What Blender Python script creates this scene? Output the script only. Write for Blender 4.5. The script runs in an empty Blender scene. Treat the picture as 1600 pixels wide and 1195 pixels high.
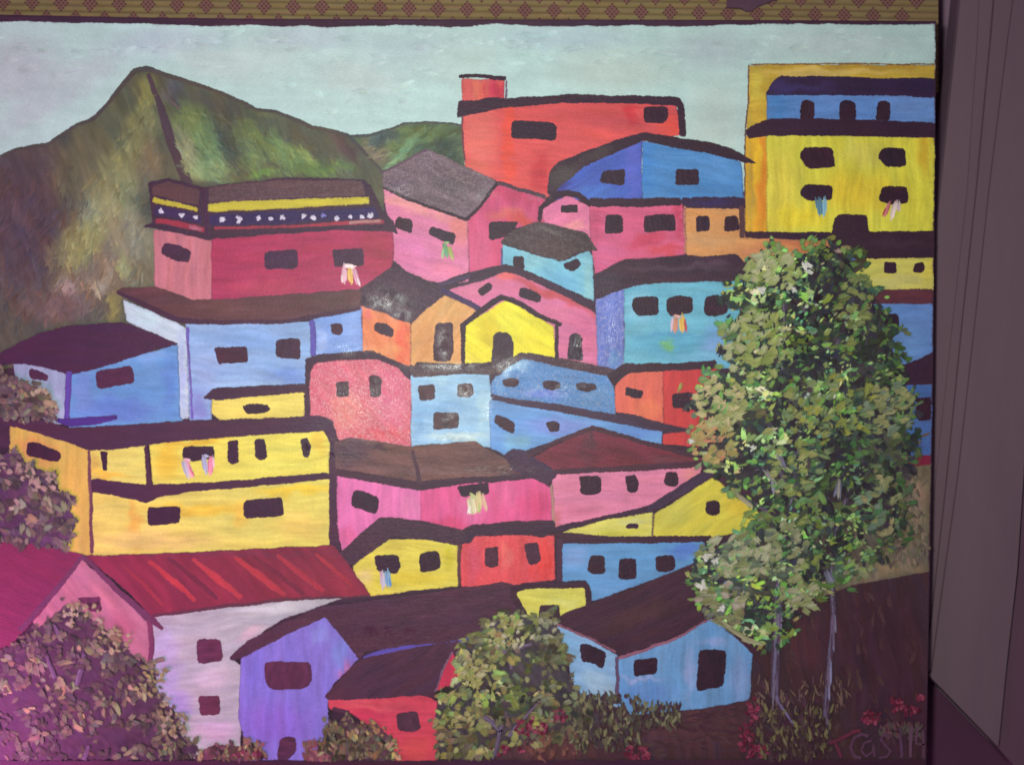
import bpy, math, random
from mathutils import Vector, noise, geometry
random.seed(7)
S = bpy.context.scene
COL = S.collection

# ------------------------------------------------------------------ camera
D = 0.733                       # metres from the lens to the canvas
FPX = 1467.0                    # focal length, in picture widths of 1600
TILT = math.radians(1.55)
cam_d = bpy.data.cameras.new('camera'); cam = bpy.data.objects.new('camera', cam_d); COL.objects.link(cam)
cam.location = (0, -D, 0); cam.rotation_euler = (math.radians(90) - TILT, 0, 0)
cam_d.sensor_width = 36; cam_d.lens = 36 * FPX / 1600
cam_d.clip_start = 0.01; cam_d.clip_end = 50
S.camera = cam
cam_d.dof.use_dof = True; cam_d.dof.focus_distance = 0.672; cam_d.dof.aperture_fstop = 3.4   # the phone focused a little short

def P(x, y, Y=0.0):
    """measured drawing coordinates (1600 x 1195 units) -> point of the upright plane at depth Y"""
    u = (x - 800) / FPX; v = (597.5 - y) / FPX
    d = Vector((u, math.cos(TILT) + v * math.sin(TILT), -math.sin(TILT) + v * math.cos(TILT)))
    t = (D + Y) / d.y
    return (d.x * t, Y, d.z * t)

def chalk(c, k=.08):
    """student grade paint: every hue is let down a little with chalk"""
    l = .3 * c[0] + .5 * c[1] + .2 * c[2]
    return tuple(q + (l - q) * k for q in c[:3])
def lin(c):
    c = chalk(c)
    return tuple((v / 255 / 12.92) if v / 255 <= 0.04045 else ((v / 255 + 0.055) / 1.055) ** 2.4 for v in c[:3])

def tag(o, label=None, cat=None, group=None, kind=None):
    if label: o['label'] = label
    if cat: o['category'] = cat
    if group: o['group'] = group
    if kind: o['kind'] = kind
    return o

# ------------------------------------------------------------------ materials
def paint_material(name, rough=0.54, weave=1.0, relief=1.0):
    m = bpy.data.materials.new(name); m.use_nodes = True
    nt = m.node_tree; N = nt.nodes; L = nt.links
    N.clear()
    out = N.new('ShaderNodeOutputMaterial'); bs = N.new('ShaderNodeBsdfPrincipled')
    L.new(bs.outputs[0], out.inputs[0])
    at = N.new('ShaderNodeAttribute'); at.attribute_name = 'Paint'
    dr = N.new('ShaderNodeAttribute'); dr.attribute_name = 'Dry'
    tc = N.new('ShaderNodeTexCoord')
    def mapped_noise(sc, scale, detail, rough_=0.6):
        mp = N.new('ShaderNodeMapping'); mp.inputs['Scale'].default_value = sc
        L.new(tc.outputs['Object'], mp.inputs[0])
        n = N.new('ShaderNodeTexNoise'); n.inputs['Scale'].default_value = scale
        n.inputs['Detail'].default_value = detail; n.inputs['Roughness'].default_value = rough_
        L.new(mp.outputs[0], n.inputs['Vector']); return n.outputs['Fac']
    def mth(op, a, b, clamp=False):
        x = N.new('ShaderNodeMath'); x.operation = op; x.use_clamp = clamp
        for i, q in enumerate((a, b)):
            if hasattr(q, 'links'): L.new(q, x.inputs[i])
            else: x.inputs[i].default_value = q
        return x.outputs[0]
    weft = mapped_noise((0.35, 1, 1.6), 900, 1)
    warp = mapped_noise((1.6, 1, 0.35), 900, 1)
    thr = mth('MAXIMUM', weft, warp)
    grain = mapped_noise((1, 1, 1), 700, 3, 0.8)
    blot = mapped_noise((1, 1, 1), 60, 4)
    streak = mapped_noise((1, 1, 2.5), 260, 3)
    # value variation of the pigment
    v = mth('ADD', mth('MULTIPLY', mth('SUBTRACT', grain, 0.5), 0.30), 1.0)
    v = mth('ADD', v, mth('MULTIPLY', mth('SUBTRACT', blot, 0.5), 0.34))
    v = mth('ADD', v, mth('MULTIPLY', mth('SUBTRACT', streak, 0.5), 0.12))
    v = mth('ADD', v, mth('MULTIPLY', mth('SUBTRACT', thr, 0.57), 0.35 * weave))
    mul = N.new('ShaderNodeVectorMath'); mul.operation = 'SCALE'
    L.new(at.outputs['Color'], mul.inputs[0]); L.new(v, mul.inputs['Scale'])
    # dry brush: bare ridges of the weave showing lighter
    fac = mth('MULTIPLY', mth('MULTIPLY', mth('SUBTRACT', thr, 0.56), 9.0, True), dr.outputs['Fac'], True)
    lt = N.new('ShaderNodeMixRGB'); lt.blend_type = 'MIX'; lt.inputs[0].default_value = 0.42
    L.new(mul.outputs[0], lt.inputs[1]); lt.inputs[2].default_value = (0.75, 0.62, 0.55, 1)
    mx = N.new('ShaderNodeMixRGB'); L.new(fac, mx.inputs[0]); L.new(mul.outputs[0], mx.inputs[1]); L.new(lt.outputs[0], mx.inputs[2])
    L.new(mx.outputs[0], bs.inputs['Base Color'])
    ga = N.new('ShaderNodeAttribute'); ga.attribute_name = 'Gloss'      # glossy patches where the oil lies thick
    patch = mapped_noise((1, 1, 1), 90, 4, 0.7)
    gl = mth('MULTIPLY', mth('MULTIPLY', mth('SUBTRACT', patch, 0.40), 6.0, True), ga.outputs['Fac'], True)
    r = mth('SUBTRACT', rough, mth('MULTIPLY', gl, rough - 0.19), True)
    L.new(r, bs.inputs['Roughness'])
    bs.inputs['Specular IOR Level'].default_value = 0.36
    h = mth('ADD', mth('MULTIPLY', thr, 0.9 * weave), mth('MULTIPLY', at.outputs['Alpha'], 0.4))
    h = mth('ADD', h, mth('MULTIPLY', streak, 0.4))
    b = N.new('ShaderNodeBump'); b.inputs['Strength'].default_value = 0.36 * relief; b.inputs['Distance'].default_value = 0.0007
    L.new(h, b.inputs['Height']); L.new(b.outputs[0], bs.inputs['Normal'])
    return m
M_PAINT = paint_material('oil_paint')
M_THICK = paint_material('thick_oil_paint', 0.5, 0.35, 0.7)

def plain_material(name, c, c2, scale=40, rough=0.7, stretch=(1, 1, 1), bump=0.2, spec=0.3):
    m = bpy.data.materials.new(name); m.use_nodes = True
    nt = m.node_tree; N = nt.nodes; L = nt.links; bs = N['Principled BSDF']
    tc = N.new('ShaderNodeTexCoord'); mp = N.new('ShaderNodeMapping'); mp.inputs['Scale'].default_value = stretch
    L.new(tc.outputs['Object'], mp.inputs[0])
    n = N.new('ShaderNodeTexNoise'); n.inputs['Scale'].default_value = scale; n.inputs['Detail'].default_value = 8; n.inputs['Roughness'].default_value = 0.7
    L.new(mp.outputs[0], n.inputs['Vector'])
    cr = N.new('ShaderNodeValToRGB'); cr.color_ramp.elements[0].position = 0.3; cr.color_ramp.elements[1].position = 0.7
    cr.color_ramp.elements[0].color = (*lin(c), 1); cr.color_ramp.elements[1].color = (*lin(c2), 1)
    L.new(n.outputs['Fac'], cr.inputs[0]); L.new(cr.outputs[0], bs.inputs['Base Color'])
    bs.inputs['Roughness'].default_value = rough; bs.inputs['Specular IOR Level'].default_value = spec
    g = N.new('ShaderNodeTexNoise'); g.inputs['Scale'].default_value = 900; L.new(tc.outputs['Object'], g.inputs['Vector'])
    b = N.new('ShaderNodeBump'); b.inputs['Strength'].default_value = bump; b.inputs['Distance'].default_value = 0.0005
    L.new(g.outputs['Fac'], b.inputs['Height']); L.new(b.outputs[0], bs.inputs['Normal'])
    return m

# ------------------------------------------------------------------ paint builder
def densify(pts, step, closed=True):
    out = []; n = len(pts)
    for i in range(n if closed else n - 1):
        a = pts[i]; b = pts[(i + 1) % n]
        d = math.hypot(b[0] - a[0], b[1] - a[1]); k = max(1, int(d / step + 0.5))
        for j in range(k): out.append((a[0] + (b[0] - a[0]) * j / k, a[1] + (b[1] - a[1]) * j / k))
    if not closed: out.append(pts[-1])
    return out

def chaikin(pts, it=1, q=0.25):
    for _ in range(it):
        o = []
        for i in range(len(pts)):
            a = pts[i]; b = pts[(i + 1) % len(pts)]
            o.append((a[0] * (1 - q) + b[0] * q, a[1] * (1 - q) + b[1] * q))
            o.append((a[0] * q + b[0] * (1 - q), a[1] * q + b[1] * (1 - q)))
        pts = o
    return pts

def soften(pts, r):
    """cut each corner by at most r units, then once more"""
    o = []; n = len(pts)
    for i in range(n):
        p = pts[i]; a = pts[i - 1]; b = pts[(i + 1) % n]
        for q in (a, b):
            d = math.hypot(q[0] - p[0], q[1] - p[1]) or 1; t = min(r / d, 0.3)
            if q is a: o.append((p[0] + (q[0] - p[0]) * t, p[1] + (q[1] - p[1]) * t)); o.append(None)
            else:
                e = (p[0] + (q[0] - p[0]) * t, p[1] + (q[1] - p[1]) * t); s = o[-2]
                o[-1] = ((s[0] + e[0] + 1.4 * p[0]) / 3.4, (s[1] + e[1] + 1.4 * p[1]) / 3.4); o.append(e)
    return o

seedc = [0.0]
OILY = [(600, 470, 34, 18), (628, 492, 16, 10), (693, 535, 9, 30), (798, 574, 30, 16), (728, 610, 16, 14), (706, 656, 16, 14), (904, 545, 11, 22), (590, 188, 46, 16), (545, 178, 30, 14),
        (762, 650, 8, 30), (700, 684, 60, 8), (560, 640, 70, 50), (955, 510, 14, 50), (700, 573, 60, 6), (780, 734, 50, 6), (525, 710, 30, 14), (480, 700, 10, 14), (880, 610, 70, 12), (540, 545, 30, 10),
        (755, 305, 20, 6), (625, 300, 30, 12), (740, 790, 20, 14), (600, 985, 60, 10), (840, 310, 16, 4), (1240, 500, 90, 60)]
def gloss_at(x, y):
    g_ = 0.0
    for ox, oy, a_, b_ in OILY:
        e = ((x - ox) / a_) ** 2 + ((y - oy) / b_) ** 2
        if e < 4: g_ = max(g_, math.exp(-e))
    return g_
class Paint:
    def __init__(self): self.v = []; self.f = []; self.c = []; self.d = []; self.g = []
    def poly(self, pts, col, z, ang=0.0, amp=0.07, dry=0.0, jit=0.9, blobs=(), soft=3.0, fringe=.2, step=3.3, hue=5, slen=38.0, swid=3.6):
        seedc[0] += 13.7; sd = seedc[0]
        if soft: pts = soften(pts, soft)
        b = densify(pts, 2.6)
        bb = []
        for x, y in b:
            n1 = noise.noise((x * .35, y * .35, sd)); n2 = noise.noise((x * .35, y * .35, sd + 50))
            n3 = noise.noise((x * .045, y * .045, sd)); n4 = noise.noise((x * .045, y * .045, sd + 9))
            bb.append((x + jit * (1.3 * n1 + 1.6 * n3) + random.uniform(-fringe, fringe), y + jit * (1.3 * n2 + 1.6 * n4) + random.uniform(-fringe, fringe)))
        y0 = min(p[1] for p in bb); y1 = max(p[1] for p in bb)
        vs = [Vector(p) for p in bb]; nb = len(vs)
        row = 0; y = y0 + step * 0.6
        while y < y1:
            xs = []
            for i in range(nb):
                a = bb[i]; c = bb[(i + 1) % nb]
                if (a[1] <= y) != (c[1] <= y): xs.append(a[0] + (y - a[1]) * (c[0] - a[0]) / (c[1] - a[1]))
            xs.sort()
            for k in range(0, len(xs) - 1, 2):
                x = xs[k] + 1.5 + (row % 2) * step * .4
                while x < xs[k + 1] - 1.4: vs.append(Vector((x, y))); x += step
            y += step * .87; row += 1
        r = geometry.delaunay_2d_cdt(vs, [], [list(range(nb))], 1, 1e-4)
        base = len(self.v); ca, sa = math.cos(ang), math.sin(ang)
        def field(x, y):
            w = 6 * noise.noise((x * .02, y * .02, sd + 3))
            u = (x * ca + y * sa) / slen; t = (-x * sa + y * ca + w) / swid
            n = noise.noise((u, t, sd)); n2 = noise.noise((u * .6, t * .33, sd + 21))
            hx, hy = x + 7 * n + 9 * noise.noise((x * .05, y * .05, 5.0)), y + 7 * n2 + 9 * noise.noise((x * .05, y * .05, 8.0))
            c = col
            for (bx, by, rx, ry, bc, *ex) in blobs:
                dx, dy = hx - bx, hy - by
                if ex and ex[0]:
                    cc, ss = math.cos(ex[0]), math.sin(ex[0]); dx, dy = dx * cc + dy * ss, -dx * ss + dy * cc
                e = (dx / rx) ** 2 + (dy / ry) ** 2
                if e < 6:
                    g = math.exp(-e * e * .6 - .2 * e); c = (c[0] + (bc[0] - c[0]) * g, c[1] + (bc[1] - c[1]) * g, c[2] + (bc[2] - c[2]) * g)
            hs = hue * noise.noise((u * .5 + 3, t * .25, sd + 77))
            k = 1 + amp * (1.1 * n + 1.1 * n2)
            return (min(255, max(0, c[0] * k + hs)), min(255, max(0, c[1] * k)), min(255, max(0, c[2] * k - hs))), n
        self.field = field
        for vi, p in enumerate(r[0]):
            x, y = p; cc, n = field(x, y)
            if any(q < nb for q in r[3][vi]):          # wet edge: the neighbouring dark outline dragged in
                e = .30 + .28 * noise.noise((x * .06, y * .06, sd + 31)); cc = (cc[0] + (70 - cc[0]) * e, cc[1] + (42 - cc[1]) * e, cc[2] + (60 - cc[2]) * e)
            cc = lin(cc)
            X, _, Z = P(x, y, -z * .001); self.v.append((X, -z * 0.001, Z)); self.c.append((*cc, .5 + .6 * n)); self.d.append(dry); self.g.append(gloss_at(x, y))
        for f in r[2]:
            f = [base + i for i in f]
            a, b_, c_ = (self.v[i] for i in f[:3])
            if ((b_[0] - a[0]) * (c_[2] - a[2]) - (b_[2] - a[2]) * (c_[0] - a[0])) < 0: f = f[::-1]
            self.f.append(f)
    def line(self, pts, w, col, z, **k):
        if not isinstance(w, (list, tuple)): w = [w] * len(pts)
        L_, R_ = [], []
        for i, p in enumerate(pts):
            a = pts[max(0, i - 1)]; b = pts[min(len(pts) - 1, i + 1)]
            dx, dy = b[0] - a[0], b[1] - a[1]; d = math.hypot(dx, dy) or 1; nx, ny = -dy / d, dx / d
            L_.append((p[0] + nx * w[i] / 2, p[1] + ny * w[i] / 2)); R_.append((p[0] - nx * w[i] / 2, p[1] - ny * w[i] / 2))
        k.setdefault('soft', 2.0); k.setdefault('ang', math.atan2(pts[-1][1] - pts[0][1], pts[-1][0] - pts[0][0]))
        self.poly(L_ + R_[::-1], col, z, **k)
    def dab(self, x, y, ang, ln, wd, col, z, strips=4, var=14, rag=0.25, lift=0.25, curve=0.0, under=None, fade=.24):
        """one loaded brush touch: bristle tracks side by side, domed, ends ragged"""
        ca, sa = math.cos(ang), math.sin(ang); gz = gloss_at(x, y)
        for s in range(strips):
            t0 = -0.5 + s / strips; t1 = t0 + 1.12 / strips; tm = (t0 + t1) / 2
            hw = ln / 2 * (math.sqrt(max(0.1, 1 - (tm * 1.7) ** 2))) * random.uniform(1 - rag, 1 + rag * .5)
            sh = random.uniform(-rag, rag) * ln * .35
            dv = random.uniform(-var, var); c0 = tuple(min(255, max(0, q + dv + random.uniform(-4, 4))) for q in col)
            zz = z + lift * (1 - (2 * tm) ** 2) + random.uniform(0, .05)
            base = len(self.v)
            for k_, (al, fr) in enumerate(((-1, .45), (-.6, 1), (.55, 1), (1, .5))):
                for t in (t0, t1):
                    tt = tm + (t - tm) * fr
                    a_ = sh + al * hw; b_ = tt * wd + curve * (al * al) * ln * .3
                    px, py = x + a_ * ca - b_ * sa, y + a_ * sa + b_ * ca
                    zt = zz + (0 if fr < .5 else lift * .6) - abs(al) * lift * .3
                    X, _, Z = P(px, py, -zt * .001); self.v.append((X, -zt * 0.001, Z))
                    c1 = c0
                    if under:      # thin ends of the touch let the dark paint below show
                        f_ = fade * (abs(al) ** 2 * .8 + .5 * abs(2 * tm)); c1 = tuple(q + (u_ - q) * min(.8, f_) for q, u_ in zip(c0, under))
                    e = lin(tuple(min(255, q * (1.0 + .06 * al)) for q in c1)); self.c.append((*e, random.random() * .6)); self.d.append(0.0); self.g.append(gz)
            for k_ in range(3):
                q = base + 2 * k_; self.f.append([q, q + 1, q + 3, q + 2][::-1])
    def build(self, name, parent=None, mat=None, label=None):
        me = bpy.data.meshes.new(name); me.from_pydata(self.v, [], self.f)
        a = me.attributes.new('Paint', 'FLOAT_COLOR', 'POINT'); a.data.foreach_set('color', [q for c in self.c for q in c])
        d = me.attributes.new('Dry', 'FLOAT', 'POINT'); d.data.foreach_set('value', self.d)
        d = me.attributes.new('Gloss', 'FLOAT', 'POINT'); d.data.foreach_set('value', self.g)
        me.polygons.foreach_set('use_smooth', [True] * len(me.polygons))
        me.materials.append(mat or M_PAINT)
        o = bpy.data.objects.new(name, me); COL.objects.link(o)
        if parent: o.parent = parent
        if label: o['label'] = label
        return o

DARK = (50, 22, 42)
painting = bpy.data.objects.new('painting', None); COL.objects.link(painting)
tag(painting, 'unframed oil painting on canvas of colourful hillside houses, mountain and leafy trees', 'painting')

# ------------------------------------------------------------------ stretched canvas (a real slab)
RIGHT = [(1463, 33), (1461, 300), (1458, 600), (1454, 850), (1450, 1060), (1447, 1225)]
TOP = [(-80, 20), (0, 23), (200, 27), (400, 29.5), (800, 30.5), (1200, 31.5)]
def rx(y):
    for a, b in zip(RIGHT, RIGHT[1:]):
        if y <= b[1]: t = (y - a[1]) / (b[1] - a[1]); return a[0] + t * (b[0] - a[0])
    return RIGHT[-1][0]
def slab(name, outline, y_front, y_back, mat, parent=None, at=None):
    """outline given at depth `at`; extruded straight back"""
    at = y_front if at is None else at
    n = len(outline); pf = [P(x, y, at) for x, y in outline]
    v = [(p[0], y_front, p[2]) for p in pf] + [(p[0], y_back, p[2]) for p in pf]
    f = [list(range(n)), list(range(2 * n - 1, n - 1, -1))] + [[i, i + n, (i + 1) % n + n, (i + 1) % n] for i in range(n)]
    me = bpy.data.meshes.new(name); me.from_pydata(v, [], f); me.validate()
    import bmesh
    bm = bmesh.new(); bm.from_mesh(me); bmesh.ops.recalc_face_normals(bm, faces=bm.faces); bm.to_mesh(me); bm.free()
    me.materials.append(mat)
    o = bpy.data.objects.new(name, me); COL.objects.link(o)
    if parent: o.parent = parent
    return o
M_PRIME = plain_material('primed_canvas_edge', (58, 26, 50), (66, 34, 56), 300, 0.6)
slab('canvas', TOP + RIGHT + [(-80, 1225)], 0.0004, 0.018, M_PRIME, painting, at=0.0)

# ground coat over the whole face, the dark joins between the houses are this coat
g = Paint()
def r_(y, d=1.5): return (rx(y) - d, y)
g.poly([(-75, 24), (0, 26), (400, 33), (800, 33), (1200, 34), r_(36), r_(300), r_(600), r_(850), r_(1060), r_(1190), r_(1220), (-75, 1220)],
       (60, 34, 54), 0.0, amp=.12, soft=0, jit=.5, blobs=[(1300, 900, 200, 400, (70, 38, 56))], step=5)
g.build('dark_ground_coat', painting)

# ------------------------------------------------------------------ sky
g = Paint()
top = [(-70, 33), (0, 34), (50, 33), (100, 36), (150, 36), (250, 38), (330, 41), (400, 39), (440, 42), (480, 40), (500, 43), (560, 41), (620, 40), (650, 40), (700, 43), (730, 42), (770, 38), (800, 39), (845, 42), (900, 41), (950, 41), (1000, 40), (1060, 42), (1100, 40), (1200, 38), (1300, 38), (1400, 39)]
sky = (174, 206, 198)
g.poly(top + [r_(38), r_(110), (1170, 110), (1170, 300), (520, 260), (230, 130), (0, 270), (-70, 280)], sky, 0.03, ang=.05, amp=.025, hue=1.2, slen=60, swid=9, soft=0,
       blobs=[(b[0], b[1], b[2] * 1.2, b[3] * 1.3, tuple(q * .5 + w_ * .5 for q, w_ in zip(b[4], sky)), *b[5:]) for b in [(420, 90, 60, 22, (182, 200, 190), -.2), (480, 60, 70, 14, (172, 184, 192)), (560, 120, 60, 20, (184, 196, 188), .2), (640, 75, 60, 20, (165, 186, 192)),
              (720, 95, 50, 25, (176, 196, 186)), (880, 60, 90, 14, (160, 182, 194)), (960, 110, 80, 25, (180, 196, 184)), (1110, 75, 60, 20, (168, 178, 186)), (120, 120, 60, 18, (176, 184, 188), -.4),
              (60, 170, 60, 14, (172, 178, 186), -.5), (30, 110, 50, 40, (172, 170, 180)), (260, 70, 70, 16, (166, 176, 192)), (330, 95, 50, 16, (182, 194, 188), .2), (1120, 200, 40, 60, (184, 194, 184)), (1300, 70, 100, 18, (176, 186, 184))]])
random.seed(3)
for i in range(90):     # loose sky strokes, close to the tone they lie on
    x = random.uniform(-60, 1420); y = random.uniform(50, 175)
    if x > 1150: y = random.uniform(48, 92)
    elif x > 700: y = random.uniform(52, 105)
    elif 150 < x < 330: y = random.uniform(50, 92)
    elif x < 420: y = random.uniform(50, 120)
    q, _ = g.field(x, y); k = random.uniform(.975, 1.03)
    g.dab(x, y, random.gauss(-.1, .2), random.uniform(18, 46), random.uniform(4, 9), tuple(min(255, c * k) for c in q), .05, 4, 1.5, .3, .012)
g.build('painted_sky', painting)

# ------------------------------------------------------------------ mountains
def edge_line(g, pts, w, col, z, **k): g.line(pts, w, col, z, **k)
g = Paint()
hill = [(500, 245), (548, 214), (570, 213), (600, 205), (625, 195), (660, 191), (700, 193), (726, 197), (726, 300), (500, 310)]
g.poly(hill, (76, 94, 66), 0.08, ang=-.5, amp=.16, soft=0, slen=16, swid=5, blobs=[(620, 225, 40, 16, (98, 118, 66), -.4), (628, 238, 50, 5, (118, 158, 112), -.75), (650, 222, 50, 5, (104, 140, 96), -.5), (695, 245, 25, 40, (62, 76, 60)), (585, 240, 22, 20, (120, 108, 84), .7), (600, 215, 30, 9, (72, 88, 84)), (665, 208, 40, 9, (88, 108, 60))])
HF = g.field
g.line([(545, 213), (575, 212), (610, 202), (630, 194), (660, 191), (700, 193), (724, 196)], [4, 5, 4, 4, 3, 3, 3], (70, 78, 74), .09)
g.build('painted_hill', painting)
g = Paint()
ridge = [(-70, 262), (0, 245), (30, 232), (75, 225), (105, 205), (118, 196), (145, 187), (170, 160), (195, 128), (210, 112), (228, 107), (245, 112), (300, 130), (345, 145), (400, 170), (430, 175), (470, 190), (490, 200), (520, 205), (545, 213), (562, 230), (600, 272)]
g.poly(ridge + [(600, 420), (300, 560), (-70, 580)], (80, 82, 64), 0.12, ang=1.15, amp=.10, hue=8, soft=0, slen=26, swid=5, blobs=[
    (40, 340, 90, 130, (80, 64, 70)), (160, 230, 40, 90, (86, 92, 66), .5), (130, 260, 36, 60, (94, 92, 68), .5),
    (228, 150, 13, 40, (122, 124, 68), .15), (222, 200, 24, 40, (120, 122, 76), .2), (198, 250, 28, 40, (122, 126, 80), .4), (180, 300, 34, 50, (128, 132, 88), .4), (235, 260, 22, 40, (108, 98, 72)),
    (122, 390, 36, 50, (128, 128, 78), .4), (165, 345, 40, 30, (136, 142, 104), .2), (200, 380, 45, 40, (128, 124, 96)), (225, 400, 22, 50, (120, 120, 94)), (150, 430, 55, 40, (122, 108, 88)), (135, 380, 18, 40, (138, 138, 82), .5), (110, 455, 14, 22, (158, 140, 132), -.5),
    (215, 425, 30, 25, (112, 106, 78)), (180, 478, 13, 24, (130, 126, 66)), (90, 480, 60, 24, (108, 86, 78)), (195, 415, 9, 26, (132, 138, 92), -.3), (160, 445, 8, 26, (146, 140, 116), .5),
    (300, 200, 32, 50, (98, 116, 66), -.3), (272, 145, 14, 20, (88, 86, 88)), (292, 235, 14, 42, (138, 142, 100), -.35), (316, 265, 18, 18, (142, 164, 104), -.4), (330, 230, 22, 40, (96, 122, 76), -.4), (340, 270, 26, 14, (118, 138, 86)),
    (372, 225, 26, 34, (64, 74, 62), -.5), (340, 165, 60, 12, (78, 78, 66), .35), (400, 205, 30, 30, (98, 112, 62), .6), (440, 240, 40, 18, (104, 124, 66), .6), (395, 250, 20, 16, (110, 128, 72)), (410, 272, 26, 8, (98, 130, 60)), (475, 245, 40, 9, (112, 132, 70), .6), (500, 265, 50, 14, (94, 122, 62)), (430, 200, 60, 9, (74, 80, 62), .4), (545, 235, 12, 34, (80, 62, 62), -.8), (580, 262, 30, 9, (84, 86, 66), .8), (480, 222, 40, 8, (82, 80, 60), .5)])
MF = g.field
g.line([(232, 115), (240, 140), (252, 170), (265, 215), (278, 250), (295, 290)], [7, 8, 12, 15, 14, 16], (74, 56, 64), .14)
g.line([p for p in ridge if p[0] > -10], [4, 5, 5, 5, 5, 6, 6, 7, 8, 9, 7, 6, 5, 5, 5, 6, 6, 6, 6, 5, 5], (74, 70, 64), .15, hue=9)
random.seed(11)
def in_poly(x, y, poly):
    c = False
    for i in range(len(poly)):
        a = poly[i]; b = poly[i - 1]
        if (a[1] > y) != (b[1] > y) and x < (b[0] - a[0]) * (y - a[1]) / (b[1] - a[1]) + a[0]: c = not c
    return c
def scrub(n, box, ang, sp, ln, wd, z, inside=None, k_=(.91, 1.12), fld=None):
    for _ in range(n):
        x = random.uniform(box[0], box[2]); y = random.uniform(box[1], box[3])
        if inside and not in_poly(x, y, inside): continue
        q, _n = fld(x, y); k = random.uniform(*k_); w = random.uniform(-6, 6)
        g.dab(x, y, random.gauss(ang, sp), random.uniform(*ln), random.uniform(*wd), (q[0] * k + w, q[1] * k, q[2] * k - w), z, 5, 5, .5, .012)
zone = [(222, 150), (240, 150), (262, 280), (235, 300), (235, 440), (190, 500), (90, 470), (60, 420), (120, 330), (180, 230)]
scrub(900, (60, 150, 265, 500), 1.9, .4, (8, 26), (2, 6), .16, zone, fld=MF)
zone = [(265, 150), (330, 170), (430, 205), (520, 240), (560, 275), (330, 283), (285, 270)]
scrub(800, (260, 150, 560, 285), .8, .4, (8, 26), (2, 6), .16, zone, fld=MF)
scrub(300, (-40, 260, 150, 520), 1.9, .4, (14, 40), (3, 8), .16, k_=(.93, 1.09), fld=MF)
zone = [(562, 232), (600, 212), (660, 200), (718, 204), (718, 262), (600, 262)]
scrub(200, (560, 200, 720, 262), -.6, .4, (8, 20), (2, 6), .16, zone, fld=HF)
g.build('painted_mountain', painting)

# ------------------------------------------------------------------ open land, lower right
g = Paint()
g.poly([(1380, 722), r_(722), r_(850), r_(893), (1400, 902), (1330, 915), (1255, 945), (1240, 850)], (108, 98, 76), .10, ang=1.3, amp=.14, hue=9, slen=16, swid=4, blobs=[(1430, 780, 14, 40, (140, 114, 98)), (1400, 760, 20, 20, (108, 102, 76)), (1425, 870, 30, 16, (112, 98, 84)), (1390, 890, 50, 8, (140, 120, 92), -.2), (1385, 820, 16, 30, (92, 68, 72))])
g.poly([(1185, 960), (1260, 940), (1330, 915), (1400, 902), r_(893), r_(1060), r_(1187), (400, 1187), (380, 1170), (620, 1150), (960, 1105), (1170, 1088)], (66, 40, 48), .11, ang=1.4, amp=.12, hue=7, blobs=[(1060, 1130, 110, 40, (86, 50, 58)), (850, 1170, 90, 18, (92, 54, 56)), (1270, 1000, 40, 40, (78, 40, 50)), (1370, 1000, 70, 80, (64, 34, 48)), (1420, 1120, 60, 60, (66, 34, 54))])
random.seed(5)
for _ in range(160):
    x = random.uniform(1385, 1446); y = random.uniform(735, 885)
    g.dab(x, y, random.gauss(1.2, .6), random.uniform(8, 20), random.uniform(3, 6), random.choice([(122, 108, 86), (108, 94, 76), (100, 98, 72), (134, 114, 94), (84, 70, 64)]), .13, 4, 8, .4, .03)
for _ in range(260):
    x = random.uniform(940, 1440); y = random.uniform(1095, 1180) if x < 1180 else random.uniform(930, 1180)
    if y < 1010 and x < 1250: continue
    g.dab(x, y, random.gauss(1.3 if x > 1180 else .2, .35), random.uniform(12, 34), random.uniform(3, 8), random.choice([(74, 42, 52), (68, 36, 48), (78, 50, 52), (72, 42, 46)]), .13, 4, 5, .4, .02)
g.build('painted_ground', painting)

# ------------------------------------------------------------------ houses
def R(x0, y0, x1, y1, k=0): return [(x0, y0 + k), (x1, y0), (x1, y1 - k), (x0, y1)]
zc = [0.20]
V = math.pi / 2
def house(label, walls, roofs=(), lines=(), wins=(), doors=(), wash=(), dwall=(), winc=DARK, trims=(), apart=False):
    z = zc[0]; zc[0] += .05
    h = Paint()
    for i, w in enumerate(walls):
        k = dict(w[2]) if len(w) > 2 else {}
        h.poly(w[0], w[1], z + .002 * i, **k)
    for i, l in enumerate(trims): h.line(l[0], l[1], l[2], z + .009 + .001 * i)
    ho = h.build('painted_house', painting, label=label)
    if roofs or lines:
        r = Paint()
        zz = z + .012
        for w in roofs:
            k = dict(w[2]) if len(w) > 2 else {}
            r.poly(w[0], w[1], zz, fringe=.45, **k); zz += .002
            if apart: r.build('roof', ho); r = Paint()
        for l in lines: r.line(l[0], l[1], l[2] if len(l) > 2 else DARK, zz, fringe=.4); zz += .002
        r.build('wall_outline' if apart else 'roof', ho)
    random.seed(int(z * 1000))
    for kind, lst in (('window', wins), ('door', doors)):
        for w in lst:
            p = Paint(); pts = w if isinstance(w[0], (tuple, list)) else R(*w)
            wd = max(q[0] for q in pts) - min(q[0] for q in pts); hh = max(q[1] for q in pts) - min(q[1] for q in pts)
            c = tuple(q + random.uniform(-3, 3) for q in winc)
            p.poly(pts, c, z + .044, ang=random.choice((0, V)), amp=.14, soft=min(wd, hh) * .16, jit=.8, fringe=.55, hue=4, slen=14, swid=3, step=2.8)
            p.build(kind, ho)
    for w in wash:
        p = Paint()
        for (x, y, a, ln, wd_, c) in w: p.dab(x, y, a, ln, wd_, c, z + .05, 4, 16, .25, .12)
        p.build('laundry', ho, M_THICK)
    return ho

PK = (206, 112, 148); RED = (214, 74, 76)
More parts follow.
